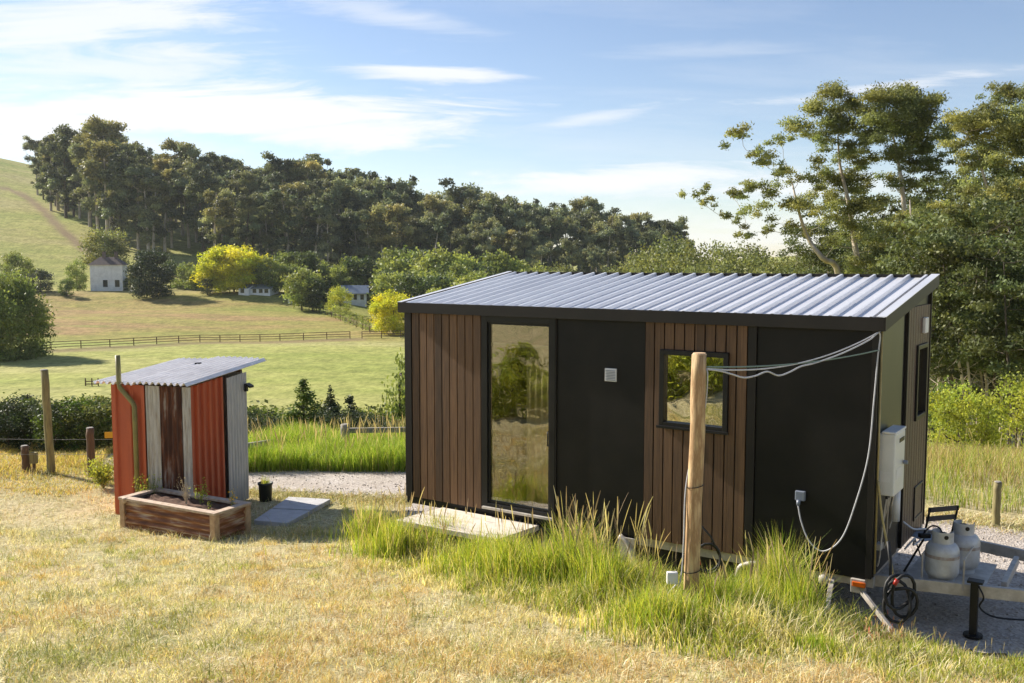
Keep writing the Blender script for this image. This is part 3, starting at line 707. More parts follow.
# water heater and its pipes
wh = MB().box(6.009, 6.165, .12, .56, 1.34, 1.96).build('water_heater', M['white_metal'], house, bevel=.012)
MB().box(6.04, 6.17, .11, .57, 1.9625, 1.985).build('heater_cap', M['white_plastic'], wh, bevel=.004)
MB().box(6.1655, 6.171, .30, .50, 1.855, 1.895).build('flue_slot', M['black'], wh)
for k in range(5): MB().tube([(6.09, .17+.08*k, 1.345), (6.09, .17+.08*k, 1.30)], .013, 8).build('pipe_connector', M['black'], wh)
MB().box(6.1655, 6.1675, .20, .44, 1.50, 1.60).build('rating_label', M['white_plastic'], wh)
MB().box(6.03, 6.13, .1165, .1185, 1.48, 1.58).build('rating_label', M['white_plastic'], wh)
MB().tube([(6.17, .48, 1.63), (6.215, .48, 1.63)], .02, 10).build('heater_knob', M['grey_plastic'], wh)
for k, (yy, zz) in enumerate(((.17, .60), (.25, .95), (.33, .72), (.49, .88))):
    MB().tube(smooth_curve([(6.09, yy, 1.30), (6.07, yy, 1.15), (6.04, yy+.05*k, zz+.1), (6.02, yy+.05*k, zz)]), .010, 6).build('water_pipe', M['steel'], house, True)
MB().tube([(6.026, .045, .56), (6.026, .045, 3.0)], .011, 6).build('conduit', M['brass'], house, True)
MB().tube([(6.06, .72, .95), (6.06, .72, 1.28)], .045, 12).build('filter_housing', M['white_plastic'], house, True)
MB().box(6.009, 6.06, .12, .24, .78, .84).build('tap_bracket', M['steel'], house)
# chassis
ch = MB(); ch.box(3.4, 6.02, .03, .10, .415, .513); MB().box(-.04, 3.395, .03, .10, .415, .513).build('shaded_chassis_beam', M['black'], house); ch.box(-.05, 6.02, HD-.1, HD-.03, .415, .513)  # left run of the chassis beam, black: the shade under the wall as colour
for x in (0.2, 1.6, 3.0, 4.6, 5.9): ch.box(x, x+.06, .103, HD-.103, .425, .50)
chs = ch.build('chassis', M['steel'], house, bevel=.004)
db = MB()                                             # A-frame drawbar
ap = Vector((9.9, 1.22, .45))
for yy in (.10, HD-.10): db.bar((5.6, yy if yy < 1 else yy, .45), ap+Vector((0, -.04 if yy < 1 else .04, 0)), .055, .12)
db.bar((6.55, .42, .45), (6.55, HD-.42, .45), .05, .09); db.bar((7.1, .72, .45), (7.1, HD-.72, .45), .05, .09)
db.build('drawbar', M['steel'], house, bevel=.004)
MB().box(6.22, 6.95, .42, 1.42, .440, .455).build('checker_plate', M['steel'], house)
jk = MB(); jk.box(6.86, 6.93, .29, .36, .04, .56); jk.box(6.83, 6.97, .26, .38, .562, .585); jk.tube([(6.895, .325, .02), (6.895, .325, .05)], .09, 12)
jk.build('jack_stand', M['black'], house, bevel=.003)
MB().tube(smooth_curve([(6.93, .30, .54), (6.98, .28, .44), (6.95, .30, .33), (7.1, .34, .25), (7.5, .45, .28), (8.0, .6, .40)]), .009, 6).build('safety_chain', M['black'], house)
def wheel(x, y):
    t = MB().lathe([(.20, -.09), (.30, -.095), (.335, -.06), (.335, .06), (.30, .095), (.20, .09)], n=28).build('tyre', M['rubber'], None, True)
    r = MB().lathe([(.02, -.03), (.07, -.06), (.12, -.03), (.19, -.07), (.20, -.085), (.20, .085), (.05, .05)], n=28).build('rim', M['steel'], None, True)
    w = bpy.data.objects.new('wheel', None); COL.objects.link(w); w.parent = house; w.location = (x, y, .34); w.rotation_euler = (math.pi/2, 0, 0)
    t.parent = w; r.parent = w
for x in (3.55, 4.30):
    for y in (.25, HD-.25): wheel(x, y)
                                             # mudguard arms seen under the front wall
for pts in ([(3.22, -.03, .50), (3.34, -.04, .42), (3.44, -.05, .20)], [(4.86, -.03, .47), (4.74, -.04, .44), (4.66, -.05, .36), (4.64, -.05, .04)]):
    MB().tube(smooth_curve(pts, 5), .032, 8).build('mudguard_arm', M['steel'], house, True)
MB().box(3.20, 3.42, -.045, -.032, .22, .50).build('mudguard', M['steel'], house, bevel=.01)
def lamp(x, z, mat, r):
    MB().tube([(x, -.03, z), (x, -.055, z)], [r, r*.9], 16).build('clearance_lamp', mat, house, True)
MB().bar((5.62, .04, .46), (5.70, -.55, .06), .05, .025).build('stabiliser_leg', M['steel'], house, bevel=.004)
lamp(5.55, .43, M['steel'], .055)
MB().box(5.82, 5.96, -.045, .02, .36, .50).build('lamp_bracket', M['steel'], house, bevel=.006)
MB().box(5.84, 5.97, -.07, -.047, .43, .48).build('marker_lamp', M['amber'], house, bevel=.006)
MB().bar((5.93, -.03, .38), (6.45, -.42, .03), .035, .05).build('stabiliser_leg', M['steel'], house, bevel=.004)

def hl(x, y, z):                                       # house local -> world
    return Vector((LX+x*.8265+y*.563, LY-x*.563+y*.8265, z))
# step deck in front of the door
dk = MB(); a, b, c, d = hl(.62, -.035, 0), hl(2.12, -.04, 0), hl(2.05, -.80, 0), hl(.52, -.84, 0)
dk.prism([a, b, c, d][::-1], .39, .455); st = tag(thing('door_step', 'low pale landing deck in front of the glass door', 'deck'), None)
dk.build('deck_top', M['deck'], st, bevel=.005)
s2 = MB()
q = [a.lerp(c, .03), b.lerp(d, .03), c.lerp(a, .03), d.lerp(b, .03)]; s2.prism(q[::-1], -.05, .388); s2.build('deck_base', M['deck_side_shade'], st)

# ------------------------------------------------------------------ timber post and cables
pb = G(1.47, 7.62); ptop = PY(699.5, 354.5, 7.74)
post = thing('timber_post', 'pale debarked timber pole standing in the bank grass before the tiny house', 'post', pb)
def wobble_tube(a, b, r0, r1, n=14, seg=12, w=.008, cap=True):
    pts = [Vector(a).lerp(Vector(b), i/seg)+Vector((random.uniform(-w, w), random.uniform(-w, w), 0))*(0 if i in (0,) else 1) for i in range(seg+1)]
    return MB().tube(pts, [r0+(r1-r0)*i/seg+random.uniform(-w, w)*.3 for i in range(seg+1)], n, cap)
rel = ptop-pb
wobble_tube((0, 0, -.3), rel, .066, .060, 18, 14, .005).build('pole', M['pole'], post, True)
cap = MB().tube([rel+Vector((0, 0, -.002)), rel+Vector((0, 0, .014))], [.060, .05], 18).build('pole_top', surf('cut_wood', (.62, .42, .24), (.5, .33, .18), 30, .8), post)
for z in (.42, 1.12): MB().tube([rel*(z/rel.z)+Vector((.067*math.cos(t), .067*math.sin(t), .012*math.cos(t))) for t in np.linspace(0, 2*math.pi, 25)], .004, 5, False).build('wire_band', M['black'], post)
def cable(name, pts, r, mat, label, cat='cable', n=8, group=None):
    o = MB().tube(smooth_curve(pts, n), r, 7).build(name, mat, None, True); return tag(o, label, cat, group)
def sag(a, b, s, n=6, w=.0):
    a, b = Vector(a), Vector(b); return [a.lerp(b, i/n)-Vector((0, 0, s*4*(i/n)*(1-i/n)))+Vector((random.uniform(-w, w), random.uniform(-w, w), random.uniform(-w, w)))*(0 < i < n) for i in range(n+1)]
att = pb+rel*.955+Vector((.062, .02, -.02)); cor = hl(6.02, -.03, 2.98); cor2 = hl(6.02, -.03, 2.80)
g = 'cables strung from the pole to the house corner'
cable('overhead_cable', sag(att, cor, .13, 8), .006, M['cable_grey'], 'pale grey overhead cable running from the pole up to the roof corner', group=None)
cable('support_rope', sag(att+Vector((0, 0, .015)), cor2, .05, 8), .006, M['cable_green'], 'greenish rope stretched just under the pale cables to the house corner', 'rope')
P0 = sag(att+Vector((.01, 0, -.005)), cor+Vector((0, 0, -.02)), .15, 16)
lp = [Vector(p) for p in P0]
for i, d in ((2, .02), (3, .045), (4, .03), (6, .045), (7, .03)): lp[i].z -= d
drop = [hl(6.01, -.045, 2.7), hl(5.99, -.05, 2.3), hl(5.955, -.06, 1.75), hl(5.85, -.08, 1.26), hl(5.73, -.09, .90), hl(5.56, -.1, .745), hl(5.42, -.1, .82), hl(5.33, -.09, 1.0), hl(5.285, -.075, 1.17)]
cable('power_cable', lp+drop, .0075, M['cable_grey'], 'white power lead looping off the pole and hanging down to the wall inlet')
pc = [att, att+Vector((-.02, -.04, -.2))]
zz = [pb+rel*t+Vector((-.085, -.05, 0)) for t in (.70, .5, .34, .2)]
cable('pole_conduit', [att+Vector((0, 0, 0)), pb+rel*.92+Vector((.070, -.01, 0)), pb+rel*.8+Vector((.066, 0.03, 0)), pb+rel*.66+Vector((.0, .075, 0)), pb+rel*.5+Vector((-.072, .01, 0)), pb+rel*.3+Vector((-.078, -.01, 0)), pb+rel*.16+Vector((-.09, 0, 0)), pb+Vector((-.16, -.02, .16)), pb+Vector((-.23, -.04, .10)), pb+Vector((-.20, -.06, .24)), pb+Vector((-.13, -.06, .33))], .006, M['cable_grey'], 'grey lead tied down the side of the timber pole')
tag(MB().box(-.045, .045, -.025, .025, -.05, .05, Matrix.Translation(pb+Vector((-.15, .02, .36)))).build('junction_box', M['white_plastic'], None, bevel=.008), 'small white electrical box beside the foot of the timber pole', 'electrical box')
# hose coil behind the pole
hc = pb+Vector((.24, .5, .37)); cpts = []
for i in range(44):
    t = i*.36; cpts.append(hc+Vector((.11*math.cos(t), .02*math.sin(t*.7), .13*math.sin(t)+.01*math.cos(t*1.7))))
hz = thing('garden_hose', 'coiled black garden hose with red coupling hanging right of the pole', 'hose', hc)
MB().tube([p-hc for p in [hc+Vector((-.1, -.02, .34)), hc+Vector((.02, -.03, .2))]+cpts], .009, 6).build('hose_tube', M['rubber'], hz, True)
MB().tube([(-.10, -.05, .03), (-.09, -.05, -.04)], .024, 10).build('coupling', M['red'], hz, True)
# gas hose at the drawbar
e = hl(6.2, .14, 1.3)
cable('gas_line', [hl(6.035, .03, 1.50), hl(6.09, .01, 1.15), hl(6.16, -.01, .85), hl(6.23, -.03, .56)], .011, M['brass'], 'yellow gas line slanting down from the white water heater', 'pipe')
gc = hl(6.30, -.06, .44); q = []
for i in range(62):
    t = 1.6+i*.33; rr = .15+.05*math.sin(i*.45); q.append(gc+Vector((rr*math.cos(t)*.85, .03*math.sin(t*1.3), rr*1.15*math.sin(t)-.0015*i)))
gh = thing('coiled_hose', 'thick black coiled hose hanging over the trailer drawbar', 'hose', gc)
MB().tube([p-gc for p in [hl(6.16, -.03, .93), hl(6.19, -.04, .75), hl(6.2, -.06, .6)]+q], .017, 7).build('hose_tube', M['rubber'], gh, True)
MB().tube([q[20]-gc, q[21]-gc], .022, 10).build('coupling', M['red'], gh, True)

# ------------------------------------------------------------------ gas cylinders
def gas_cylinder(loc, label, s=1.0):
    t = thing('gas_cylinder', label, 'gas cylinder', loc, 3.6, 'gas cylinders on the drawbar'); t.scale = (s, s, s)
    MB().lathe([(.0, .03), (.08, .03), (.13, .05), (.158, .10), (.160, .14), (.160, .30), (.155, .345), (.13, .385), (.08, .41), (.0, .418)], n=36).build('tank', M['cylinder'], t, True)
    MB().lathe([(.105, .0), (.120, .0), (.120, .045), (.105, .045)], n=30).build('foot_ring', M['cylinder'], t)
    mb = MB(); n = 26; a0, a1 = R(-130), R(150); vs = []
    for i in range(n+1):
        a = a0+(a1-a0)*i/n
        for r in (.096, .101):
            for z in (.395, .515): vs.append((r*math.cos(a), r*math.sin(a), z))
    fs = []
    for i in range(n):
        p, q = 4*i, 4*i+4; fs += [(p, p+1, q+1, q), (p+2, q+2, q+3, p+3), (p+1, p+3, q+3, q+1), (p, q, q+2, p+2)]
    fs += [(0, 2, 3, 1), (4*n, 4*n+1, 4*n+3, 4*n+2)]
    mb.add(vs, fs); mb.build('collar', M['cylinder'], t)
    MB().tube([(.1015*math.cos(1.0), .1015*math.sin(1.0), .47), (.104*math.cos(1.0), .104*math.sin(1.0), .47)], .022, 12).build('hand_hole', M['black'], t)
    v = MB().lathe([(.0, .41), (.022, .41), (.022, .45), (.016, .455), (.016, .475), (.035, .478), (.035, .495), (.0, .497)], n=14).build('valve', M['black'], t, True)
    MB().lathe([(.1608, .255), (.1622, .257), (.1622, .285), (.1608, .287)], n=36).build('band', surf('brown_band', (.30, .22, .18), (.42, .38, .34), 22, .6), t)
    return t
gas_cylinder(hl(6.56, .52, .457), 'nearer grey gas cylinder with a brown band standing on the drawbar')
gas_cylinder(hl(6.68, .98, .457), 'farther grey gas cylinder behind the first on the drawbar', 1.0)
cable('gas_pigtail', [hl(6.56, .52, .457)+Vector((0, 0, .485)), hl(6.50, .60, .98), hl(6.40, .78, .93), hl(6.30, .95, .80)], .008, M['rubber'], 'thin black hose from the nearer cylinder to the regulator', 'hose')
rk = thing('cylinder_rack', 'thin steel rack holding the two gas cylinders upright', 'rack', hl(6.60, .52, .457))
rk.rotation_euler = (0, 0, math.atan2(-.563, .8265)); mb = MB()
for x, y in ((-.19, -.18), (.19, -.18), (-.19, .66), (.19, .66)): MB().tube([(x, y, 0), (x, y, .30)], .009, 6).build('upright', M['steel'], rk)
for x in (-.19, .19): MB().tube([(x, -.18, .30), (x, .66, .30)], .007, 6).build('rail', M['steel'], rk)
tag(MB().box(-.05, .07, -.03, .03, 0, .05, Matrix.Translation(hl(6.30, .95, .75))).build('gas_regulator', M['black'], None, bevel=.01), 'small dark gas regulator left of the grey cylinders', 'regulator')

# ------------------------------------------------------------------ folding chair and small table
def folding_chair():
    # front of the chair is local -y
    t = thing('folding_chair', 'dark folding chair with pale seat behind the gas cylinders', 'chair', Vector((4.86, 10.80, .012)), R(196))
    for s, n in ((-1, 'leg'), (1, 'leg')):
        MB().bar((.19*s, -.20, 0), (.19*s, .10, .46), .022, .012, up=(1, 0, 0)).build('leg', M['black'], t)
        MB().tube([(.205*s, .26, 0), (.205*s, -.02, .46), (.205*s, -.02, .46)], .009, 6).build('leg', M['black'], t)
        MB().bar((.19*s, .10, .46), (.19*s, .20, .86), .022, .012, up=(1, 0, 0)).build('back_post', M['black'], t)
    st = MB()
    for k in range(5): st.box(-.185, .185, -.21+.068*k, -.155+.068*k, .455, .468)
    st.build('seat', surf('blue_grey_seat', (.36, .40, .46), (.3, .34, .4), 6, .5), t)
    for z in (.70, .81): MB().box(-.205, .205, .135+(z-.62)*.25, .150+(z-.62)*.25, z, z+.055).build('back_slat', surf('dark_slat', (.075, .06, .05), (.05, .042, .036), 8, .7), t)
    return t
folding_chair()
cable('white_hose', [hl(6.02, 1.3, .80), hl(6.12, 1.36, .72), hl(6.22, 1.5, .70), hl(6.18, 1.62, .58), hl(6.10, 1.5, .50), hl(6.14, 1.35, .62), hl(6.05, 1.28, .5)], .011, M['white_plastic'], 'tangled white hose hanging at the foot of the end wall', 'hose')

# ------------------------------------------------------------------ shed
BZ = -.10
Cc = Vector((-4.63, 13.48, BZ)); ax = Vector((.956, -.292, 0)); srz = math.atan2(-.292, .956)
# local frame: origin near corner C; x runs to the right (so the front wall is x<0), y runs back
shed = thing('outhouse', 'small outhouse of red and rusty corrugated iron with skillion roof', 'shed', Cc, srz)
def corr(w0, w1, z0, z1, pitch, amp, axis='x', off=0, ztop=None, trap=False):
    n = max(8, int((w1-w0)/pitch*(12 if not trap else 24))); vs = []; 
    for i in range(n+1):
        t = w0+(w1-w0)*i/n; ph = (t/pitch) % 1
        if trap: d = amp*(1 if ph < .28 else max(0, 1-(ph-.28)/.08) if ph < .36 else 0 if ph < .92 else (ph-.92)/.08)
        else: d = amp*(.5+.5*math.cos(2*math.pi*ph))
        zt_ = ztop(t) if ztop else z1
        for dd in (0, .002):
            p = (t, off-d+dd) if axis == 'x' else (off+d-dd, t)
            vs += [(*p, z0), (*p, zt_)]
    fs = []
    for i in range(n):
        a, b = 4*i, 4*i+4; fs += [(a, b, b+1, a+1), (a+2, a+3, b+3, b+2), (a+1, b+1, b+3, a+3), (a, a+2, b+2, b)]
    return MB().add(vs, fs)
zf = 2.0-.035; dep = 1.38
def zs(y): return zf+.10*y/dep+.02*0
for a, b, m, nm in ((-1.31, -.79, 'red_iron', 'left red iron sheet of the front'), (-.56, -.15, 'rusty_iron', 'rusted iron sheet in the middle of the front')):
    pass
corr(-1.31, -.725, 0, zf, .26, .034, trap=True).build('wall', M['red_iron'], shed, label='left red iron sheet on the front')
corr(-.72, -.455, 0, zf, .082, .026, off=.004).build('wall', M['old_iron'], shed, label='weathered grey iron sheet with rust streaks')
corr(-.47, -.10, 0, zf, .082, .026, off=-.012).build('wall', M['rusty_iron'], shed, label='dark brown rusted iron sheet')
corr(-.105, 0.036, 0, zf, .082, .026, off=.002).build('wall', M['old_iron'], shed, label='narrow grey iron strip at the corner')
corr(.0, .83, 0, zf, .15, .040, 'y', 0, lambda t: zs(t), True).build('wall', M['red_iron'], shed, label='red ribbed iron side wall')
corr(.875, dep+.03, .02, zf, .076, .018, 'y', .05, lambda t: zs(t)-.03).build('door', M['pale_iron'], shed, label='grey corrugated iron door')
MB().box(-1.31, -1.30, .0, dep, 0, zf).build('wall', M['red_iron'], shed, label='far left wall')
MB().box(-1.31, 0, dep-.01, dep, 0, zf+.08).build('wall', M['old_iron'], shed, label='back wall')
for x, y in ((-1.26, .05), (-.07, .05), (-.07, .85), (-.07, dep-.06), (-1.26, dep-.06)): MB().box(x-.035, x+.035, y-.035, y+.035, -.1, zf-.02).build('frame_post', M['brown_post'], shed)
# roof sheets, corrugations run front to back, left edge sheet lies a little lower
def shed_sheet(x0, x1, dz, y0, y1):
    n = int((x1-x0)/.105*12); vs = []
    for i in range(n+1):
        x = x0+(x1-x0)*i/n; d = .024*math.cos(2*math.pi*x/.105)
        for y in (y0, (y0+y1)/2, y1):
            z = zf+.03+dz+d+(.16/2.1)*(y+.1)+(.012*math.sin((x+1)*3) if y > .5 else 0)
            vs += [(x, y, z), (x, y, z-.002)]
    fs = []
    for i in range(n):
        a, b = 6*i, 6*i+6
        fs += [(a, b, b+2, a+2), (a+2, b+2, b+4, a+4), (a+1, a+3, b+3, b+1), (a+3, a+5, b+5, b+3), (a, a+1, b+1, b), (a+4, b+4, b+5, a+5)]
    return MB().add(vs, fs)
shed_sheet(-1.56, -.83, 0, -.10, 1.95).build('roof', M['shed_roof'], shed, label='lower lapped roof sheet')
shed_sheet(-.86, .07, .018, -.10, 2.0).build('roof', M['shed_roof'], shed, label='upper lapped roof sheet')
MB().box(-.80, -.72, 1.28, 1.36, zf+.155, zf+.20).build('roof_vent', M['black'], shed, bevel=.008)
for y in (.08, .8, dep-.05): MB().box(-1.3, -.005, y, y+.05, zf-.02+.07*y, zf+.015+.07*y).build('rafter', M['brown_post'], shed)
vp = MB().tube([(-1.13, -.075, 2.40), (-1.12, -.075, 2.0), (-1.11, -.075, 1.93), (-.90, -.07, 1.72), (-.87, -.07, 1.66), (-.865, -.07, .15)], .036, 12)
vp.build('vent_pipe', M['olive_pipe'], shed, True)
lm = MB().box(.085, .12, 1.28, 1.35, 1.74, 1.86).build('wall_lamp', M['black'], shed, bevel=.005)
MB().add([(.12, 1.26, 1.84), (.20, 1.26, 1.80), (.20, 1.38, 1.80), (.12, 1.38, 1.84), (.12, 1.26, 1.87), (.20, 1.26, 1.83), (.20, 1.38, 1.83), (.12, 1.38, 1.87)],
         [(3, 2, 1, 0), (4, 5, 6, 7), (0, 1, 5, 4), (1, 2, 6, 5), (2, 3, 7, 6), (3, 0, 4, 7)]).build('lamp_shade', M['black'], lm)

# ------------------------------------------------------------------ raised planter
pa, pf, pr = Vector((-5.48, 13.02, 0)), Vector((-3.88, 12.15, 0)), Vector((-3.49, 12.62, 0))
PL = (pf-pa).length; pd = (pf-pa).normalized(); PW = .66
zg = H(-4.6, 12.8); ph_ = .385-zg
pl = thing('raised_planter', 'raised garden bed of timber rails and rusted corrugated iron before the outhouse', 'planter', (pa.x, pa.y, zg), math.atan2(pd.y, pd.x))
for x in (0, PL-.09):
    for y in (0, PW-.09): MB().box(x, x+.09, y, y+.09, -.08, ph_-.035).build('corner_post', M['planter_timber'], pl, bevel=.004)
tpz = ph_-.034
for (a, b, c, d) in ((-.01, PL+.01, -.01, .10), (-.01, PL+.01, PW-.10, PW+.01), (-.01, .10, .101, PW-.101), (PL-.10, PL+.01, .101, PW-.101)):
    MB().box(a, b, c, d, tpz, tpz+.034).build('top_rail', M['planter_rail'], pl, bevel=.003)
def hcorr(length, z0, z1, pitch=.088, amp=.03):
    n = int((z1-z0)/pitch*8); vs = []
    for i in range(n+1):
        z = z0+(z1-z0)*i/n; d = amp*(.5+.5*math.cos(2*math.pi*z/pitch))
        for x in (0, length): vs += [(x, -d, z), (x, -d+.002, z)]
    fs = []
    for i in range(n):
        a, b = 4*i, 4*i+4; fs += [(a, a+2, b+2, b), (a+1, b+1, b+3, a+3)]
    return MB().add(vs, fs)
for loc, rz, ln in (((.09, .045, 0), 0, PL-.18), ((PL-.045, .09, 0), math.pi/2, PW-.18), ((PL-.09, PW-.045, 0), math.pi, PL-.18), ((.045, PW-.09, 0), -math.pi/2, PW-.18)):
    o = hcorr(ln, -.05, tpz-.002).build('side_panel', M['planter_iron'], pl, True); o.location = loc; o.rotation_euler = (0, 0, rz)
n = 40; gx, gy = np.meshgrid(np.linspace(.1, PL-.1, n), np.linspace(.1, PW-.1, 16)); gz = ph_-.055+.02*vnoise(gx*9, gy*9, 3)+.012*vnoise(gx*25, gy*25, 4)
idx = np.arange(gx.size).reshape(gx.shape); F = np.stack([idx[:-1, :-1], idx[:-1, 1:], idx[1:, 1:], idx[1:, :-1]], -1).reshape(-1, 4)
link('soil', np_mesh('soil', np.stack([gx, gy, gz], -1).reshape(-1, 3), F), M['soil'], pl, True)
def plw(x, y, z=0): return Vector((pa.x, pa.y, zg))+pd*x+Vector((-pd.y, pd.x, 0))*y+Vector((0, 0, z))
def sprig(name, loc, n, h, spread, leafc, nleaf, lsize, label, stemcol, group=None, cat='plant'):
    parts, lv = [], []; V = []; sg = 5
    root = thing(name, label, cat, loc, 0, group)
    mb = MB(); lp = []
    for i in range(n):
        a = random.uniform(0, 6.28); hh = h*random.uniform(.5, 1); sp = spread*random.uniform(.2, 1)
        pts = [Vector((sp*math.cos(a)*t**1.5+random.uniform(-.01, .01), sp*math.sin(a)*t**1.5+random.uniform(-.01, .01), hh*t)) for t in np.linspace(0, 1, sg)]
        mb.tube(pts, [.004, .0035, .003, .002, .0015], 4, False)
        for k in range(nleaf): lp.append(pts[random.randint(1, sg-1)].lerp(pts[random.randint(2, sg-1)], random.random())+Vector([random.uniform(-.5, .5)*lsize*2.2 for _ in range(3)]))
    mb.build('stem', stemcol, root)
    V, F, C = leaf_quads(np.array(lp), lsize*.5, lsize*1.1, np.ones((len(lp), 3))*rng.uniform(.8, 1.25, (len(lp), 1)))
    link('foliage', np_mesh('foliage', V, F, C), leafc, root); return root
# ------------------------------------------------------------------ plants about the yard
dry_stem = surf('dry_stem', (.62, .52, .36), (.5, .4, .27), 20, .8); green_stem = surf('green_stem', (.16, .2, .06), (.12, .16, .05), 20, .7)
top = ph_-.05
sprig('dried_plant', plw(.98, .30, top), 12, .40, .16, leafmat('dry_leaf', (.6, .5, .34), .2, 0), 7, .022, 'dried pale leggy plant in the middle of the raised bed', dry_stem)
sprig('leafy_plant', plw(1.12, .42, top), 9, .32, .15, M['lime_leaf'], 18, .035, 'small green leafy plant beside the dried one in the bed', green_stem)
sprig('yellow_flower', plw(1.66, .48, top), 4, .27, .06, leafmat('yellow_petal', (.8, .5, .02), .3, 0), 9, .04, 'yellow flowering plant at the right end of the bed', green_stem)
sprig('low_sprig', plw(1.45, .28, top), 4, .10, .06, M['lime_leaf'], 6, .022, 'tiny green seedling near the right end of the bed', green_stem)
sprig('green_shrub', G(-5.26, 13.50), 70, .66, .22, M['lime_leaf'], 14, .03, 'feathery green shrub at the foot of the outhouse front', green_stem)
sprig('weed_clump', G(-6.78, 15.5), 110, .50, .34, M['lime_leaf'], 12, .05, 'bright green weeds left of the outhouse corner', green_stem)
# mushroom shaped solar light on the corner of the bed
sl = thing('solar_light', 'small cup shaped garden light on the left corner of the raised bed', 'garden light', plw(.12, .0, 0))
MB().tube([(0, 0, .2), (0, 0, .36)], .007, 8).build('stake', M['brown_post'], sl)
MB().lathe([(.012, .35), (.028, .37), (.036, .41), (.040, .425), (.012, .43)], n=18).build('lamp_head', M['planter_rail'], sl, True)
# pot
po = thing('plant_pot', 'black round pot with a small plant beside the outhouse door', 'pot', G(-3.83, 14.45)+Vector((-.05, .25, 0)))
MB().lathe([(.0, 0), (.095, 0), (.105, .26), (.118, .26), (.118, .29), (.100, .29), (.097, .25), (.0, .25)], n=26).build('pot', M['pot'], po, True)
V, F, C = blades(*[rng.normal(0, .035, 60) for _ in range(2)], np.full(60, .25), rng.uniform(.08, .2, 60), np.full(60, .006), rng.uniform(.03, .1, 60), pick(60, GR))
link('foliage', np_mesh('foliage', V, F, C), M['grass'], po)
# paving slabs
for k, (qd, lab) in enumerate(((((288.6, 496.6), (330.6, 499), (311.5, 509.6), (272.5, 507.8)), 'pale concrete slab farther from the raised bed, in sunlight'),
                 (((271, 508.6), (310.5, 510.6), (287, 523), (254, 520)), 'grey concrete slab nearer the raised bed, in the shade'))):
    q = [PZ(*p, .0) for p in qd]
    tag(MB().prism(q[::-1], -.07, .0).build('paving_slab', M['slab'], None, bevel=.006), lab, 'paving slab', 'slabs beside the outhouse')
# rocks half hidden in the bank
def rock(px, py, r, lab):
    p = PG(px, py); n = 14; vs = []
    me = bpy.data.meshes.new('rock'); import bmesh as bmh
    bm = bmh.new(); bmh.ops.create_icosphere(bm, subdivisions=3, radius=r)
    for v in bm.verts:
        c = v.co; k = 1+.22*math.sin(c.x*9/r*.4+px)+.18*math.sin(c.y*7/r*.4+c.z*5/r*.4+py); v.co = Vector((c.x*1.2, c.y, c.z*.75))*k
    bm.to_mesh(me); bm.free(); o = link('rock', me, M['slab'], None, True); o.location = p+Vector((0, 0, r*.25)); tag(o, lab, 'rock')
rock(553, 552, .17, 'pale grey rock in the grass by the landing deck'); rock(614, 545, .15, 'rough grey rock at the foot of the black wall panel')

# ------------------------------------------------------------------ posts and fences
def post_obj(name, bx, by, Y, tx, ty, r, mat, label, cat='post', group=None):
    b = PY(bx, by, Y); g_ = G(b.x, Y); tp = PY(tx, ty, Y)-g_
    t = thing(name, label, cat, g_, 0, group)
    wobble_tube((0, 0, -.2), tp, r*.85, r*.76, 14, 8, .008).build('shaft', mat, t, True)
    MB().tube([tp, tp+Vector((0, 0, .012))], [r*.76, r*.6], 14).build('cut_top', M['grey_timber'], t); return t
post_obj('tall_post', 52, 475, 16.6, 44, 370, .085, M['old_post'], 'tall leaning olive grey post at the left edge')
sp_ = post_obj('short_post', 27, 475, 16.8, 24.5, 446, .085, M['brown_post'], 'short brown post left of the tall leaning post')
post_obj('square_post', 92, 472, 16.4, 90, 428, .085, M['brown_post'], 'brown stubby post between the tall post and the outhouse')
b = sp_.location; bx = thing('meter_box', 'small olive box on a stick beside the short brown post', 'box', b+Vector((.16, -.05, 0)))
MB().box(-.06, .06, -.04, .04, .16, .36).build('box', M['old_post'], bx, bevel=.006); MB().box(-.02, .02, -.02, .02, -.1, .158).build('stick', M['brown_post'], bx)
sg_ = PY(110, 435, 16.6); sgn = thing('warning_sign', 'small yellow sign hanging on the wire left of the outhouse', 'sign', sg_, .2)
MB().box(-.09, .07, -.004, .004, -.055, .055).build('sign_plate', M['yellow'], sgn)

wf = thing('wire_fence', 'thin wires strung between the posts left of the outhouse', 'fence', G(-8, 16.6))
for dz in (.35, .62):
    pts = [Vector((x, 16.7, H(x, 16.7)+dz+.02*math.sin(x)))-wf.location for x in np.arange(-12, -5.6, .8)]
    MB().tube(pts, .004, 4).build('wire', M['wire'], wf)
# post and rail behind the tall grass
rp = post_obj('rail_post', 345, 452, 18.6, 345, 424.5, .11, M['grey_timber'], 'thick grey timber post standing in the tall grass behind the path')
a = PY(349, 430.5, 18.7); b = PY(410, 429.5, 18.9); 
tag(MB().bar(a, b+Vector((1.2, .1, 0)), .07, .10).build('timber_rail', M['grey_timber'], None, bevel=.004), 'horizontal grey rail running from the thick post behind the tiny house', 'rail')
a = PY(246, 446, 17.0); b = PY(280, 440.5, 19.4)
tag(MB().bar(a, b, .07, .10).build('fallen_rail', M['grey_timber'], None, bevel=.004), 'pale slanting timber rail in the grass just right of the outhouse', 'rail')
post_obj('fence_post', 995, 531, 12.9, 998, 482, .065, M['old_post'], 'weathered round fence post in the grass at the right edge')
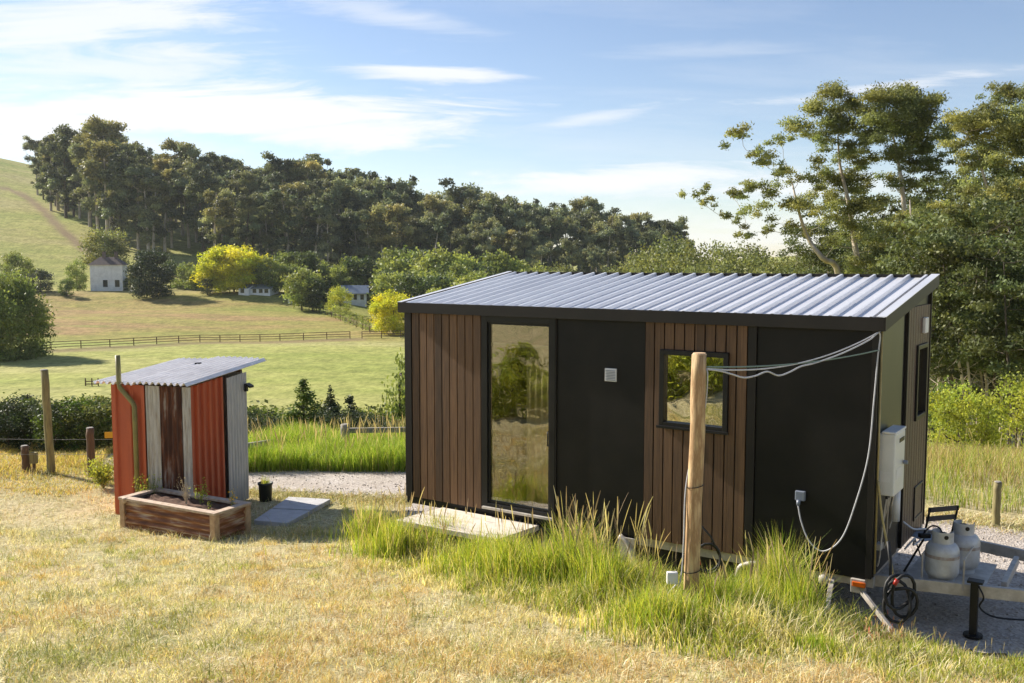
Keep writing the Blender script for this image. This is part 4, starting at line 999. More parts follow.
# paddock fences in the valley
def fence(pts, label, rails=(.5, .9), hp=1.1, step=3.2, rp_=.07, mat='brown_post', rw=.08):
    f = thing('paddock_fence', label, 'fence', G(*pts[0]))
    P = []; 
    for a, b in zip(pts[:-1], pts[1:]):
        L_ = math.hypot(b[0]-a[0], b[1]-a[1]); n = max(1, int(L_/step))
        P += [(a[0]+(b[0]-a[0])*i/n, a[1]+(b[1]-a[1])*i/n) for i in range(n)]
    P.append(pts[-1]); P = [G(*p) for p in P][:100]; o = f.location
    for p in P: MB().tube([p-o+Vector((0, 0, -.2)), p-o+Vector((0, 0, hp))], rp_, 6).build('fence_post', M[mat], f)
    for z in rails:
        mb = MB()
        for a, b in zip(P[:-1], P[1:]): mb.bar(a-o+Vector((0, 0, z)), b-o+Vector((0, 0, z)), .05, rw)
        mb.build('rail', M[mat], f)
def pxy(l, Y=None): return [(p.x, p.y) for p in [PG(*q) for q in l]]
fence(pxy([(20, 352), (110, 347), (200, 342), (280, 341), (350, 338.5)]), 'long grey rail fence crossing the valley paddock', (.35, .7, 1.05), step=2.9)
fence(pxy([(362, 338.5), (420, 337.5)]), 'short grey rail fence below the yellow round tree', (.35, .7, 1.05), step=2.9)
fence(pxy([(288, 301), (320, 312), (350, 325), (370, 333)]), 'thin wire fence along the edge of the grassy knoll', (1.0,), step=5, rp_=.07, rw=.04)
# old timber frame in the paddock
tf = thing('stock_rack', 'small dark timber stock rack in the paddock behind the outhouse', 'rack', PG(92, 386))
for x in (-.6, 0, .6): MB().box(x-.04, x+.04, -.04, .04, -.1, .75).build('frame_post', M['brown_post'], tf)
for z in (.15, .4): MB().box(-.65, .65, -.06, -.041, z, z+.09).build('frame_rail', M['brown_post'], tf)

# ------------------------------------------------------------------ far buildings
def gable(mb, x0, x1, y0, y1, z0, z1, over=.3, along='x', t=.12):
    if along == 'x':
        ym = (y0+y1)/2; a = [(y0-over, z0-(z1-z0)*over/(ym-y0)), (ym, z1), (y1+over, z0-(z1-z0)*over/(ym-y0))]
        for (p, q) in ((a[0], a[1]), (a[1], a[2])):
            mb.add([(x0-over, p[0], p[1]), (x1+over, p[0], p[1]), (x1+over, q[0], q[1]), (x0-over, q[0], q[1]), (x0-over, p[0], p[1]+t), (x1+over, p[0], p[1]+t), (x1+over, q[0], q[1]+t), (x0-over, q[0], q[1]+t)],
                   [(3, 2, 1, 0), (4, 5, 6, 7), (0, 1, 5, 4), (1, 2, 6, 5), (2, 3, 7, 6), (3, 0, 4, 7)])
    return mb
def house_walls(x0, x1, y0, y1, z0, z1, zr_):
    ym = (y0+y1)/2; mb = MB().box(x0, x1, y0, y1, z0, z1)
    for x in (x0, x1-.15): mb.add([(x, y0, z1), (x, y1, z1), (x, ym, zr_), (x+.15, y0, z1), (x+.15, y1, z1), (x+.15, ym, zr_)], [(0, 2, 1), (3, 4, 5), (0, 3, 5, 2), (1, 2, 5, 4)])
    return mb
wp = PG(108.5, 291); Yh = wp.y; k = Yh/950
wh_ = thing('white_house', 'tall white two storey farmhouse with brown hipped roof and chimney', 'house', (wp.x-.4, wp.y, wp.z), R(2))
W2, hw_ = 16*k, 26*k
MB().box(-W2, W2, 0, 3.3, -1, hw_).build('wall', M['paint_white'], wh_)
rr_ = MB(); z0, z1 = hw_, hw_+8*k; rr_.add([(-W2-.4, -.4, z0), (W2+.4, -.4, z0), (W2+.4, 3.7, z0), (-W2-.4, 3.7, z0), (-W2*.5, 1.65, z1), (W2*.5, 1.65, z1)], [(0, 1, 5, 4), (1, 2, 5), (2, 3, 4, 5), (3, 0, 4), (3, 2, 1, 0)])
ro = rr_.build('roof', M['roof_brown'], wh_)
for x in (-W2*.25, W2*.5): MB().box(x-.35, x+.35, 1.3, 2.0, z1-1.5, z1+1.3).build('chimney', M['roof_brown'], ro)
for x in (-.3, 2.6):
    w = MB().box(x-.55, x+.55, -.06, -.003, 1.0, 2.7).build('window', M['dark_glass'], wh_)
    MB().box(x-.62, x+.62, -.09, -.061, .88, .99).build('sill', M['paint_white'], w)
cp_ = PG(256, 295); k = cp_.y/950
ct = thing('cottage', 'low white cottage with grey roof under the big yellow tree', 'house', cp_, R(-12))
L2 = 15*k; h0 = 6.5*k
house_walls(-L2, L2, 0, 4.6, -.6, h0, h0+3.4*k).build('wall', M['paint_white'], ct); gable(MB(), -L2, L2, 0, 4.6, h0, h0+3.6*k).build('roof', M['roof_grey'], ct)
house_walls(-L2-.3, -L2*.35, -1.2, 3.0, -.6, h0, h0+2.6*k).build('wing', M['paint_white'], ct, label='white front wing')
for x in (-L2*.8, -L2*.1, L2*.35, L2*.75): MB().box(x-.45, x+.45, -1.26 if x < -L2*.4 else -.06, -1.21 if x < -L2*.4 else -.004, .5, 1.5).build('window', M['dark_glass'], ct)
bp_ = PG(354, 305)
bh = thing('blue_roofed_house', 'house with blue grey iron roof among the garden trees', 'house', bp_, R(8))
topz = PY(354, 286, bp_.y).z-bp_.z
MB().box(-2.6, 2.9, 0, 5, -1, topz-1.5).build('wall', M['paint_white'], bh); gable(MB(), -2.6, 2.9, 0, 5, topz-1.5, topz, .6).build('roof', M['roof_blue'], bh)
for x in (-1.3, .3, 1.9): MB().box(x-.4, x+.4, -.06, -.003, topz-3.2, topz-2.0).build('window', M['dark_glass'], bh)
bp_ = PY(296, 296, 214); bp_.z = H(bp_.x, 214)
b2 = thing('garden_shed', 'small pale shed half hidden right of the big yellow tree', 'shed', bp_, R(-8)); tz = PY(296, 289, 214).z-bp_.z
MB().box(-1.9, 2.2, 0, 3.5, -1, tz-.9).build('wall', M['paint_white'], b2); gable(MB(), -1.9, 2.2, 0, 3.5, tz-.9, tz, .3).build('roof', surf('pink_brown_roof', (.42, .33, .3), (.35, .27, .25), 2, .7), b2)

# ------------------------------------------------------------------ tree makers (real size, base at the origin)
def forest_gum(seed, Hh=28, lowc=.35, nc=34):
    random.seed(seed); tips, cl = [], []
    tr = [(Vector((0, 0, -1.5)), .55)]; lx, ly = random.uniform(-2.5, 2.5), random.uniform(-2, 2)
    for i in range(1, 9): t = i/8; tr.append((Vector((lx*t**2, ly*t**2, Hh*.9*t)), .55*(1-t*.85)))
    for i in range(nc):
        t = lowc+(1-lowc)*random.random()**.75; wide = Hh*.20*math.sin(max(.3, min(1, (t-lowc+.08)/.4))*math.pi*.5)*(1.3-.6*t); a = random.uniform(0, 6.28); q = random.random()**.5*wide
        c = (lx*t*t+q*math.cos(a), ly*t*t+q*math.sin(a), Hh*t-1); r = Hh*random.uniform(.035, .085); cl.append((c, (r, r, r*.78)))
    mb = MB().tube([p for p, _ in tr], [r for _, r in tr], 7, False); limbs(tr, [c for c, _ in cl], .12, mb, .06)
    return mb, foliage(cl, 85, .45, 1.0, .5)
def dense_tree(seed, Hh=9, wd=.45, low=.08, n=40, per=70, s0=.22, s1=.5, trunkr=.18, tint=.38):
    random.seed(seed); cl = []; Rr = Hh*wd
    for i in range(n):
        a = random.uniform(0, 6.28); e = math.asin(random.uniform(-.97, 1)); q = random.uniform(.62, 1); 
        cz = Hh*(low+(1-low)*.5); ce = math.cos(e)**(.35 if e < 0 else .9); c = (Rr*q*math.cos(a)*ce*.9, Rr*q*math.sin(a)*ce*.9, cz+Hh*(1-low)*.42*q*math.sin(e)); r = Hh*random.uniform(.11, .19); cl.append((c, (r, r, r*.8)))
    for i in range(n//3):
        a = random.uniform(0, 6.28); q = random.uniform(.3, .85)*Rr; r = Hh*random.uniform(.09, .15); cl.append(((q*math.cos(a), q*math.sin(a), Hh*(low+random.uniform(.05, .16))), (r, r, r)))
    cl.append(((0, 0, Hh*(low+(1-low)*.45)), (Rr*.6, Rr*.6, Hh*.3)))
    tr = [(Vector((0, 0, -.6)), trunkr), (Vector((0, 0, Hh*.25)), trunkr*.8), (Vector((.02, .02, Hh*.5)), trunkr*.5), (Vector((0, 0, Hh*.75)), trunkr*.25)]
    mb = MB().tube([p for p, _ in tr], [r for _, r in tr], 7, False); limbs(tr, [c for c, _ in cl[::3]], .06, mb, .02)
    return mb, foliage(cl, per, s0, s1, tint)
def spire(seed, Hh=4, wd=.28, s0=.06, s1=.15, per=1500, trunkr=.06):
    random.seed(seed); cl = []
    for i in range(64):
        t = random.random()**1.2; a = random.uniform(0, 6.28); q = Hh*wd*(1-t)*random.uniform(.3, 1)+.02; cl.append(((q*math.cos(a), q*math.sin(a), Hh*(.03+.92*t)), (Hh*.085*(1.25-t),)*2+(Hh*.12*(1.2-t*.7),)))
    tr = [(Vector((0, 0, -.5)), trunkr), (Vector((0, 0, Hh*.5)), trunkr*.6), (Vector((0, 0, Hh*.95)), trunkr*.15)]
    mb = MB().tube([p for p, _ in tr], [r for _, r in tr], 6, False); limbs(tr, [c for c, _ in cl[::2]], .03, mb, .008); return mb, foliage(cl, per, s0, s1, .2)
def proto(name, maker, bark, leaf, cat, label, group):
    mb, fol = maker; return tree_obj(name, mb, fol, M[bark], M[leaf], (0, 0, 0), label, cat, group)
used_proto = set()
def place(pr, loc, rz, s, label=None, sz=None, leaf=None):
    o = copy_tree(pr) if pr.name in used_proto else pr; used_proto.add(pr.name)
    o.location = loc; o.rotation_euler = (0, 0, rz); o.scale = (s, s, sz or s)
    if label: o['label'] = label
    return o
def top_at(px, py, Y):                      # height above ground that a top seen at (px,py) has at distance Y
    p = PY(px, py, Y); return p.x, p.z-H(p.x, Y), H(p.x, Y)

# forest on the hill: skyline read from the photograph
SKY = [(30, 150), (45, 135), (75, 131), (105, 127), (130, 140), (158, 152), (180, 150), (200, 147), (235, 158), (262, 166), (300, 157), (320, 162), (340, 170), (370, 168), (420, 184), (450, 186), (470, 182), (500, 192), (530, 200), (560, 203), (600, 208), (640, 218), (672, 222), (700, 232)]
def skyline(px): return float(np.interp(px, [p[0] for p in SKY], [p[1] for p in SKY]))
protos = [proto('gum_tree', forest_gum(100+i, 28, (.5, .15, .4, .1, .3, .55, .2, .35)[i], (26, 44, 30, 48, 36, 24, 40, 30)[i]), 'bark_dark' if i == 3 else 'bark_pale', 'forest_leaf_olive' if i in (2, 5, 7) else 'forest_leaf', 'tree', 'tall dark gum tree in the wood on the hillside', 'gum trees of the hillside wood') for i in range(8)]
random.seed(5); spots = []
def far_tree(px, Y, f, rel=1.0):
    if px < 95: Y = max(Y, PG(px, 206+(px-40)*.72).y+random.uniform(2, 25))
    py = skyline(px)+(1-f)*40; x, h_, zb = top_at(px, py, Y)
    h_ = max(11, min(48, h_)); spots.append((x, Y, zb, h_/28*rel))
for i in range(62): far_tree(34+i*10.6+random.uniform(-5, 5), random.uniform(318, 350), random.choice((.7, .85, .95, 1.0, 1.04, 1.1, 1.22)))
for i in range(64): far_tree(40+i*10.4+random.uniform(-6, 6), random.uniform(292, 315), random.uniform(.35, .85))
for i in range(36): far_tree(218+i*13.6+random.uniform(-6, 6), random.uniform(272, 290), random.uniform(-.1, .4))
for i in range(22): far_tree(45+i*12+random.uniform(-6, 6), random.uniform(355, 400), random.uniform(.8, 1.0))
for i, (x, y, z, s) in enumerate(spots): place(protos[i % 8] if i < 8 else protos[random.choice((0, 1, 1, 2, 3, 3, 4, 4, 5, 6, 6, 7) if x/y > -.40 else (1, 1, 3, 3, 6, 7))], (x, y, z), random.uniform(0, 6.28), s*random.uniform(.9, 1.1), sz=s)

# garden trees round the houses in the valley
gp = [proto('garden_tree', dense_tree(200+i, 9, (.5, .42, .36, .55, .3, .45)[i], .08, 34, 60, .32, .7), 'bark_dark', 'mid_leaf_dark' if i in (1, 4) else 'mid_leaf', 'tree', 'dark bushy tree among the valley garden trees' if i in (1, 4) else 'bushy light green tree among the valley garden trees', 'dark garden trees in the valley' if i in (1, 4) else 'light green garden trees in the valley') for i in range(6)]
random.seed(9)
mid = []
for i in range(22): mid.append((272+i*11+random.uniform(-4, 4), random.uniform(246, 262)+abs(i-11)*.4, random.uniform(222, 250)))
for i in range(17): mid.append((300+i*14.5+random.uniform(-4, 4), random.uniform(262, 278), random.uniform(200, 220)))
for i in range(9): mid.append((395+i*15+random.uniform(-4, 4), random.uniform(268, 284), random.uniform(160, 195)))
mid += [(305, 268, 235), (318, 264, 240), (352, 264, 245), (366, 266, 240), (382, 264, 245), (338, 268, 240), (372, 276, 238), (326, 278, 236), (346, 274, 237), (312, 276, 205), (328, 285, 200), (437, 285, 150), (170, 258, 250), (184, 262, 245), (195, 266, 240), (296, 262, 225), (420, 278, 185)]
mid = [q for q in mid if not (322 < q[0] < 386 and q[2] < bh.location.y+12)]
for i, (px, py, Y) in enumerate(mid):
    x, h_, zb = top_at(px, py, Y); h_ = max(5, h_); place(gp[(i*5+i//3) % 6], (x, Y, zb), random.uniform(0, 6), h_/9*random.uniform(.85, 1.15), sz=h_/9)
hp = proto('hedge_shrub', dense_tree(260, 2.4, .42, .02, 14, 160, .1, .24, .05), 'bark_dark', 'mid_leaf', 'shrub', 'small round shrub of the row along the knoll edge', 'row of shrubs along the knoll edge')
for i in range(13):
    t = i/12; p = PG(322+46*t, 314+18*t); place(hp, p+Vector((0, 1.5, 0)), i, 1.0*random.uniform(.85, 1.15))
def single(name, maker, bark, leaf, px, py_top, Y, base_h, label, rz=0, wide=1.0, cat='tree', base=None, sink=0):
    x, h_, zb = top_at(px, py_top, Y); mb, fol = maker
    t = tree_obj(name, mb, fol, M[bark], M[leaf], (x, Y, zb-sink), label, cat, None, rz); s = (h_+sink)/base_h; t.scale = (s*wide, s*wide, s); return t
single('yellow_tree', dense_tree(301, 10, .70, .02, 90, 110, .3, .6, tint=.15), 'bark_dark', 'yellow_leaf', 233, 243, 228, 10, 'large spreading bright yellow tree beside the white cottage', wide=1.12)
single('yellow_round_tree', dense_tree(302, 8, .62, .0, 70, 120, .2, .45, tint=.15), 'bark_dark', 'yellow_leaf', 393, 289, 150, 8, 'round yellow green tree at the left corner of the tiny house roof', wide=.92)
single('round_green_tree', dense_tree(303, 9, .46, .0, 70, 90, .25, .5), 'bark_dark', 'dark_leaf', 151, 249, 222, 9, 'round dark green tree casting a long shadow by the white house')
single('house_gum', dense_tree(304, 16, .32, .25, 46, 40, .3, .7), 'bark_pale', 'olive_leaf', 104, 224, 247, 16, 'grey green gum tree rising behind the white house', wide=1.0)
single('lime_round_tree', dense_tree(305, 8, .5, .04, 40, 90, .2, .4), 'bark_dark', 'lime_leaf', 340, 285, 190, 8, 'light green round tree before the blue roofed house', wide=.85)
single('purple_bush', dense_tree(306, 5, .36, .0, 30, 110, .15, .3), 'bark_dark', 'dark_leaf', 207, 275, 222, 5, 'dark pointed bush at the foot of the big yellow tree', cat='shrub')
for px, py, Y, w, lf, lab in ((18, 246, 236, .8, 'mid_leaf', 'broad green tree at the far left of the house garden'), (40, 268, 228, 1.3, 'dark_leaf', 'dark purple green bush left of the white house'), (76, 256, 236, .7, 'mid_leaf', 'green garden tree just left of the white house'), (4, 262, 230, 1.1, 'mid_leaf', 'bushy tree cut by the left edge above the willow'), (66, 277, 222, 1.0, 'bush_leaf', 'low green shrub by the garden wall of the white house'), (130, 276, 236, 1.2, 'bush_leaf', 'low shrub between the white house and the round dark tree')):
    single('garden_shrub' if py > 265 else 'garden_tree', dense_tree(int(px)+310, 8, .45, .02), 'bark_dark', lf, px, py, Y, 8, lab, wide=w)
single('willow_tree', dense_tree(330, 12, .5, .0, 110, 90, .2, .5, .3), 'bark_dark', 'mid_leaf', -2, 268, 116, 12, 'large pale green willow at the left edge of the valley field', wide=.92, sink=1.0)
single('creeper_shrub', dense_tree(332, 3, .3, .0, 30, 320, .08, .2), 'bark_dark', 'mid_leaf', 399, 342, 30, 3, 'upright light green shrub against the left corner of the tiny house', wide=.42, cat='shrub')

# hedge row where the yard drops off
bp5 = [proto('hedge_bush', dense_tree(400+i, 3, .55, .0, 46, 330, .07, .18, .05), 'bark_dark', 'bush_leaf', 'bush', 'leafy green bush in the hedge where the yard drops away', 'hedge bushes where the yard drops away') for i in range(3)]
bd5 = [proto('dark_bush', dense_tree(410+i, 3, .5, .0, 46, 330, .06, .16, .05), 'bark_dark', 'dark_leaf', 'bush', 'dark leaved bush in the hedge where the yard drops away', 'dark bushes where the yard drops away') for i in range(2)]
bl5 = [proto('pale_bush', dense_tree(420+i, 3, .6, .0, 40, 300, .07, .18, .05), 'bark_dark', 'olive_leaf', 'bush', 'pale yellow green bush in the hedge where the yard drops away', 'pale bushes where the yard drops away') for i in range(2)]
random.seed(31)
row = [('d', 8, 424, 19.6), ('d', 30, 420, 20), ('d', 62, 426, 19.4), ('g', 76, 430, 19.4), ('l', 92, 424, 19.8), ('l', 108, 426, 19.5), ('d', -6, 415, 20), ('l', 120, 420, 20), ('d', 258, 420, 24), ('d', 315, 412, 25), ('d', 368, 412, 25), ('d', 340, 416, 24), ('d', 2, 408, 23), ('g', 12, 428, 21.5), ('d', 22, 418, 24), ('d', 60, 412, 24), ('d', 72, 408, 27), ('l', 66, 432, 21.5), ('l', 84, 422, 22.5), ('l', 98, 408, 26), ('g', 104, 400, 28), ('g', 80, 402, 30), ('g', 116, 415, 24), ('g', 36, 440, 21),
       ('d', 250, 422, 26), ('g', 262, 410, 28), ('g', 276, 404, 31), ('d', 290, 415, 27), ('g', 322, 412, 28), ('d', 330, 408, 27), ('d', 345, 406, 30), ('l', 335, 398, 34), ('g', 362, 404, 31), ('d', 376, 414, 26), ('l', 385, 398, 34), ('g', 398, 404, 30), ('l', 270, 398, 36), ('g', 410, 410, 27), ('l', 356, 400, 37), ('g', 415, 400, 33), ('g', 240, 402, 30),
       ('l', 48, 404, 34), ('l', 20, 404, 36), ('g', -12, 405, 27), ('g', 136, 404, 30), ('g', 160, 404, 30), ('d', 185, 404, 29), ('g', 210, 404, 30)]
for i, (k_, px, py, Y) in enumerate(row):
    x, h_, zb = top_at(px, py, Y); h_ = max(1.2, h_); pr = {'g': bp5, 'd': bd5, 'l': bl5}[k_]; place(pr[i % len(pr)], (x, Y, zb), random.uniform(0, 6), h_/3*random.uniform(1.0, 1.3), sz=h_/3)
single('conifer', spire(440, 4, .26), 'bark_dark', 'bush_leaf', 303, 377, 25, 4, 'tall dark green pointed conifer standing in the hedge', cat='tree', wide=1.9)
single('conifer', spire(441, 4, .24), 'bark_dark', 'dark_leaf', 330, 384, 26, 4, 'thin dark conifer right of the tall green one', cat='tree', wide=1.5)
single('conifer', spire(442, 4, .30), 'bark_dark', 'dark_leaf', 27, 391, 22.5, 4, 'dark bluish conifer beside the tall leaning post', cat='tree', wide=2.2)
single('conifer', spire(443, 4, .26), 'bark_dark', 'dark_leaf', 350, 392, 29, 4, 'sparse grey conifer near the end of the hedge', cat='tree', wide=1.6)

# olive gums at middle distance, above the house roof
random.seed(77)
op = [proto('olive_gum', dense_tree(500+i, 11, .48, .10, 48, 60, .20, .48, .2, .35), 'bark_pale', 'olive_leaf', 'tree', 'rounded olive gum tree above the far edge of the roof', 'olive gums beyond the roof') for i in range(3)]
ol = [(662, 231, 130), (690, 246, 118), (648, 262, 120), (720, 258, 105), (748, 244, 120), (770, 252, 100), (735, 238, 135), (795, 262, 90), (812, 250, 110), (700, 262, 98), (560, 264, 150), (618, 266, 150), (676, 262, 110), (640, 250, 140)]
for i, (px, py, Y) in enumerate(ol):
    x, h_, zb = top_at(px, py, Y); h_ = max(3, h_); place(op[i % 3], (x, Y, zb), random.uniform(0, 6), h_/11*random.uniform(.85, 1.0) if h_ > 6 else h_/11, sz=h_/11)

# ------------------------------------------------------------------ the big gums on the right: every clump placed in space
def big_gum(Y, base_px, base_py, trunk_px, clumps, label, rb=.2, bark='bark_pale', leafm='gum_leaf', per=900, extra=0, name='tall_gum'):
    rb *= .78; k = Y/950; bx = PY(base_px, base_py, Y); zb = H(bx.x, Y); o = Vector((bx.x, Y, zb)); tr = [(Vector((0, 0, -.5)), rb)]
    n = len(trunk_px)
    for i, (px, py) in enumerate(trunk_px): tr.append((PY(px, py, Y+random.uniform(-.4, .4))-o, rb*(1-.75*(i+1)/n)))
    P = smooth_curve([p for p, _ in tr], 4); rs = [rb*(1-.8*i/(len(P)-1)) for i in range(len(P))]
    mb = MB().tube(P, rs, 9, False); cl = []
    for (px, py, r) in clumps:
        c = PY(px, py, Y+random.uniform(-1, 1)*r*k*1.6)-o; rr2 = r*k*1.22; 
        m = max(4, int(r/1.7))
        for _ in range(m): cl.append(((c.x+random.gauss(0, rr2*.62), c.y+random.gauss(0, rr2*.7), c.z+random.gauss(0, rr2*.42)), (rr2*random.uniform(.45, .95), rr2*random.uniform(.45, .95), rr2*random.uniform(.34, .7))))
    limbs([(p, r) for p, r in zip(P, rs)][len(P)//4:], [c for c, _ in cl[::2]], .07, mb, .012, .07)
    return tree_obj(name, mb, foliage(cl, per*1.55, .08, .20, .4, 0, .38), M[bark], M[leafm], o, label, 'tree')
random.seed(15)
big_gum(48, 848, 300, [(840, 282), (822, 258), (808, 238), (799, 212), (792, 182)],
        [(700, 197, 7), (712, 205, 6), (742, 137, 9), (735, 190, 8), (748, 186, 7), (728, 214, 5), (760, 158, 9), (772, 190, 9), (791, 131, 10), (782, 142, 8), (750, 155, 5), (765, 212, 10), (742, 222, 7), (790, 178, 8), (800, 200, 11), (810, 182, 8), (776, 172, 6), (795, 226, 8), (818, 208, 9), (745, 236, 6), (768, 232, 6)],
        'leaning gum tree with sparse spreading branches reaching left over the roof', .24, per=800)
big_gum(52, 858, 320, [(858, 280), (854, 240), (848, 200), (840, 165), (838, 135)],
        [(828, 110, 14), (848, 104, 12), (812, 112, 8), (835, 130, 12), (856, 120, 10), (822, 140, 9), (822, 163, 9), (846, 150, 11), (860, 165, 12), (836, 178, 12), (870, 150, 9), (852, 190, 13), (826, 196, 9), (868, 205, 12), (845, 215, 13), (860, 235, 12), (835, 235, 9)],
        'upright gum tree with clumped crown left of the broad one', .26, per=800)
big_gum(50, 908, 330, [(908, 290), (906, 240), (903, 195), (898, 160), (893, 135)],
        [(890, 106, 16), (910, 104, 15), (925, 108, 12), (878, 116, 12), (900, 122, 15), (925, 124, 13), (885, 135, 12), (935, 135, 9), (912, 142, 13), (895, 155, 11), (930, 152, 12), (915, 165, 10), (940, 160, 8), (885, 178, 9), (905, 188, 9), (935, 175, 9), (922, 200, 10)],
        'broad crowned gum tree with a flat golden green top', .27, per=850)
big_gum(46, 925, 340, [(922, 300), (917, 260), (912, 230), (910, 200)],
        [(900, 225, 12), (930, 218, 13), (945, 235, 12), (915, 245, 13), (885, 245, 12), (950, 210, 9), (900, 262, 14), (935, 262, 14), (870, 262, 12), (955, 255, 12), (882, 272, 12), (915, 275, 12)],
        'leafy gum tree filling the space below the broad crown', .2, per=900)
big_gum(44, 1003, 345, [(1018, 300), (1010, 258), (996, 215), (985, 180), (976, 150)],
        [(975, 125, 14), (990, 118, 13), (960, 130, 10), (1005, 130, 14), (1022, 122, 13), (972, 145, 12), (1000, 150, 14), (1020, 150, 12), (985, 165, 12), (965, 165, 9), (1012, 172, 14), (1035, 165, 14), (992, 190, 13), (1020, 198, 13), (970, 190, 8), (1040, 195, 14), (1005, 218, 13), (1028, 225, 13), (980, 212, 10)],
        'pale leaning trunk gum tree at the right edge', .24, per=800)
big_gum(58, 1015, 330, [(1013, 280), (1005, 220), (1000, 160), (1003, 120)],
        [(995, 92, 8), (1012, 90, 9), (988, 100, 6), (1024, 95, 10), (1005, 102, 7), (1035, 105, 12), (1020, 110, 9), (1045, 125, 12), (1040, 145, 12)],
        'taller gum tree poking above the others in the top right corner', .22, per=800)
big_gum(40, 1012, 400, [(1010, 350), (1013, 300), (1008, 250), (1012, 205)], [(1008, 188, 12), (1022, 205, 12), (996, 205, 10), (1030, 225, 12), (992, 228, 9), (1018, 235, 9)], 'slim pale straight trunked gum before the thicket near the right edge', .2, per=700)
big_gum(41, 962, 400, [(963, 350), (958, 300), (961, 260), (956, 225)], [(955, 212, 11), (970, 222, 10), (942, 228, 9), (966, 242, 9), (948, 205, 8)], 'slim dark trunked gum before the thicket beside the end of the roof', .15, 'bark_dark', per=700)
big_gum(42, 985, 400, [(986, 350), (990, 300), (984, 255), (988, 215)], [(985, 205, 11), (998, 218, 9), (975, 222, 9), (990, 236, 8)], 'slim brown trunked gum between the two other slim ones', .16, 'bark_dark', per=700)
big_gum(43, 940, 400, [(940, 350), (944, 300), (941, 262), (945, 235)], [(944, 226, 10), (932, 236, 9), (955, 238, 9), (942, 250, 8)], 'slim dark gum stem closest to the cabin end wall', .13, 'bark_dark', per=700)
# understorey and further gums closing the right hand side
random.seed(88)
up = []
for i in range(4):
    random.seed(600+i); cl = []; Hh = 13
    for j in range(44):
        t = random.uniform((.12, .42, .2, .45)[i], 1); a = random.uniform(0, 6.28); q = random.random()**.5*(3.4-1.4*abs(t-.5)); cl.append(((q*math.cos(a), q*math.sin(a), Hh*t), (random.uniform(.5, 1.1),)*2+(random.uniform(.3, .65),)))
    tr = [(Vector((random.uniform(-.6, .6)*s_, random.uniform(-.6, .6)*s_, Hh*s_*.92-.4)), .12*(1-.8*s_)) for s_ in (0, .2, .4, .6, .8, 1)]
    mb = MB().tube([p for p, _ in tr], [r for _, r in tr], 8, False); limbs(tr, [c for c, _ in cl[::2]], .08, mb, .015)
    up.append(tree_obj('young_gum', mb, foliage(cl, 230, .11, .30, .45), M['bark_dark' if i < 2 else 'bark_pale'], M['thicket_leaf'], (0, 0, 0), 'slender leafy gum tree in the thicket behind the drive', 'tree', 'gums of the thicket on the right'))
random.seed(89)
under = [(862, 268, 60), (880, 258, 64), (900, 262, 58), (842, 268, 66), (826, 262, 72), (915, 240, 56), (935, 232, 50), (955, 228, 54), (975, 225, 48), (990, 215, 52), (1010, 222, 46), (1030, 215, 50), (945, 262, 44), (965, 270, 42), (985, 262, 41), (815, 225, 66), (838, 205, 68), (862, 198, 70), (882, 190, 66), (902, 205, 70), (925, 190, 68), (945, 178, 66), (965, 175, 68), (985, 172, 64), (1005, 180, 66), (1025, 170, 68), (870, 225, 60), (830, 240, 62), (950, 215, 60), (1005, 272, 43), (1030, 262, 42), (1050, 250, 45), (950, 245, 62), (980, 240, 64), (1015, 240, 62), (1060, 210, 55), (800, 268, 78)]
for i in range(12): under.append((random.uniform(925, 1060), random.uniform(300, 345), random.uniform(40, 48)))
for i in range(15): under.append((925+i*9+random.uniform(-4, 4), random.uniform(205, 262), random.uniform(31, 40), random.choice((1, 3))))
for i in range(16): under.append((random.uniform(850, 1060), random.uniform(225, 262), random.uniform(62, 85)))
for i, (px, py, Y, *vv) in enumerate(under):
    x, h_, zb = top_at(px, py, Y); place(up[vv[0] if vv else i % 4], (x, Y, zb), random.uniform(0, 6), h_/13*random.uniform(.9, 1.15), sz=h_/13)
for i, (px, py, Y, w, lf, lab) in enumerate(((962, 379, 22, .88, 'lime_leaf', 'bright yellow green shrub left of its twin behind the paddock grass'), (1019, 375, 22.5, .95, 'lime_leaf', 'bright yellow green shrub cut by the right edge'), (936, 378, 28, .8, 'bush_leaf', 'darker green shrub beside the end of the tiny house'))):
    single('wattle_shrub', dense_tree(700+i, 3, .5, .0, 60, 420, .06, .15, .05, .3), 'bark_dark', lf, px, py, Y, 3, lab, wide=w, cat='shrub')
for i, (x, y, s) in enumerate(((-7.2, 9.1, 1.2), (-8.3, 8.2, 1.5), (-6.8, 8.1, 1.0), (-9.2, 9.6, 1.6), (-4.9, 5.4, 1.25), (-5.7, 6.3, 1.5), (-5.7, 4.8, 1.5), (-6.8, 5.8, 1.7), (-7.2, 4.2, 1.9), (-5.9, 3.2, 1.7), (-8.3, 2.6, 2.2), (-9.0, 5.2, 2.4))):
    mb, fol = dense_tree(720+i, 3, .5, .0, 50, 300, .08, .2, .05, .35)
    t = tree_obj('hillside_shrub', mb, fol, M['bark_dark'], M['lime_leaf'], G(x, y), 'yellow green shrub on the slope, seen only mirrored in the glass', 'shrub', 'shrubs mirrored in the windows'); t.scale = (s/3,)*3

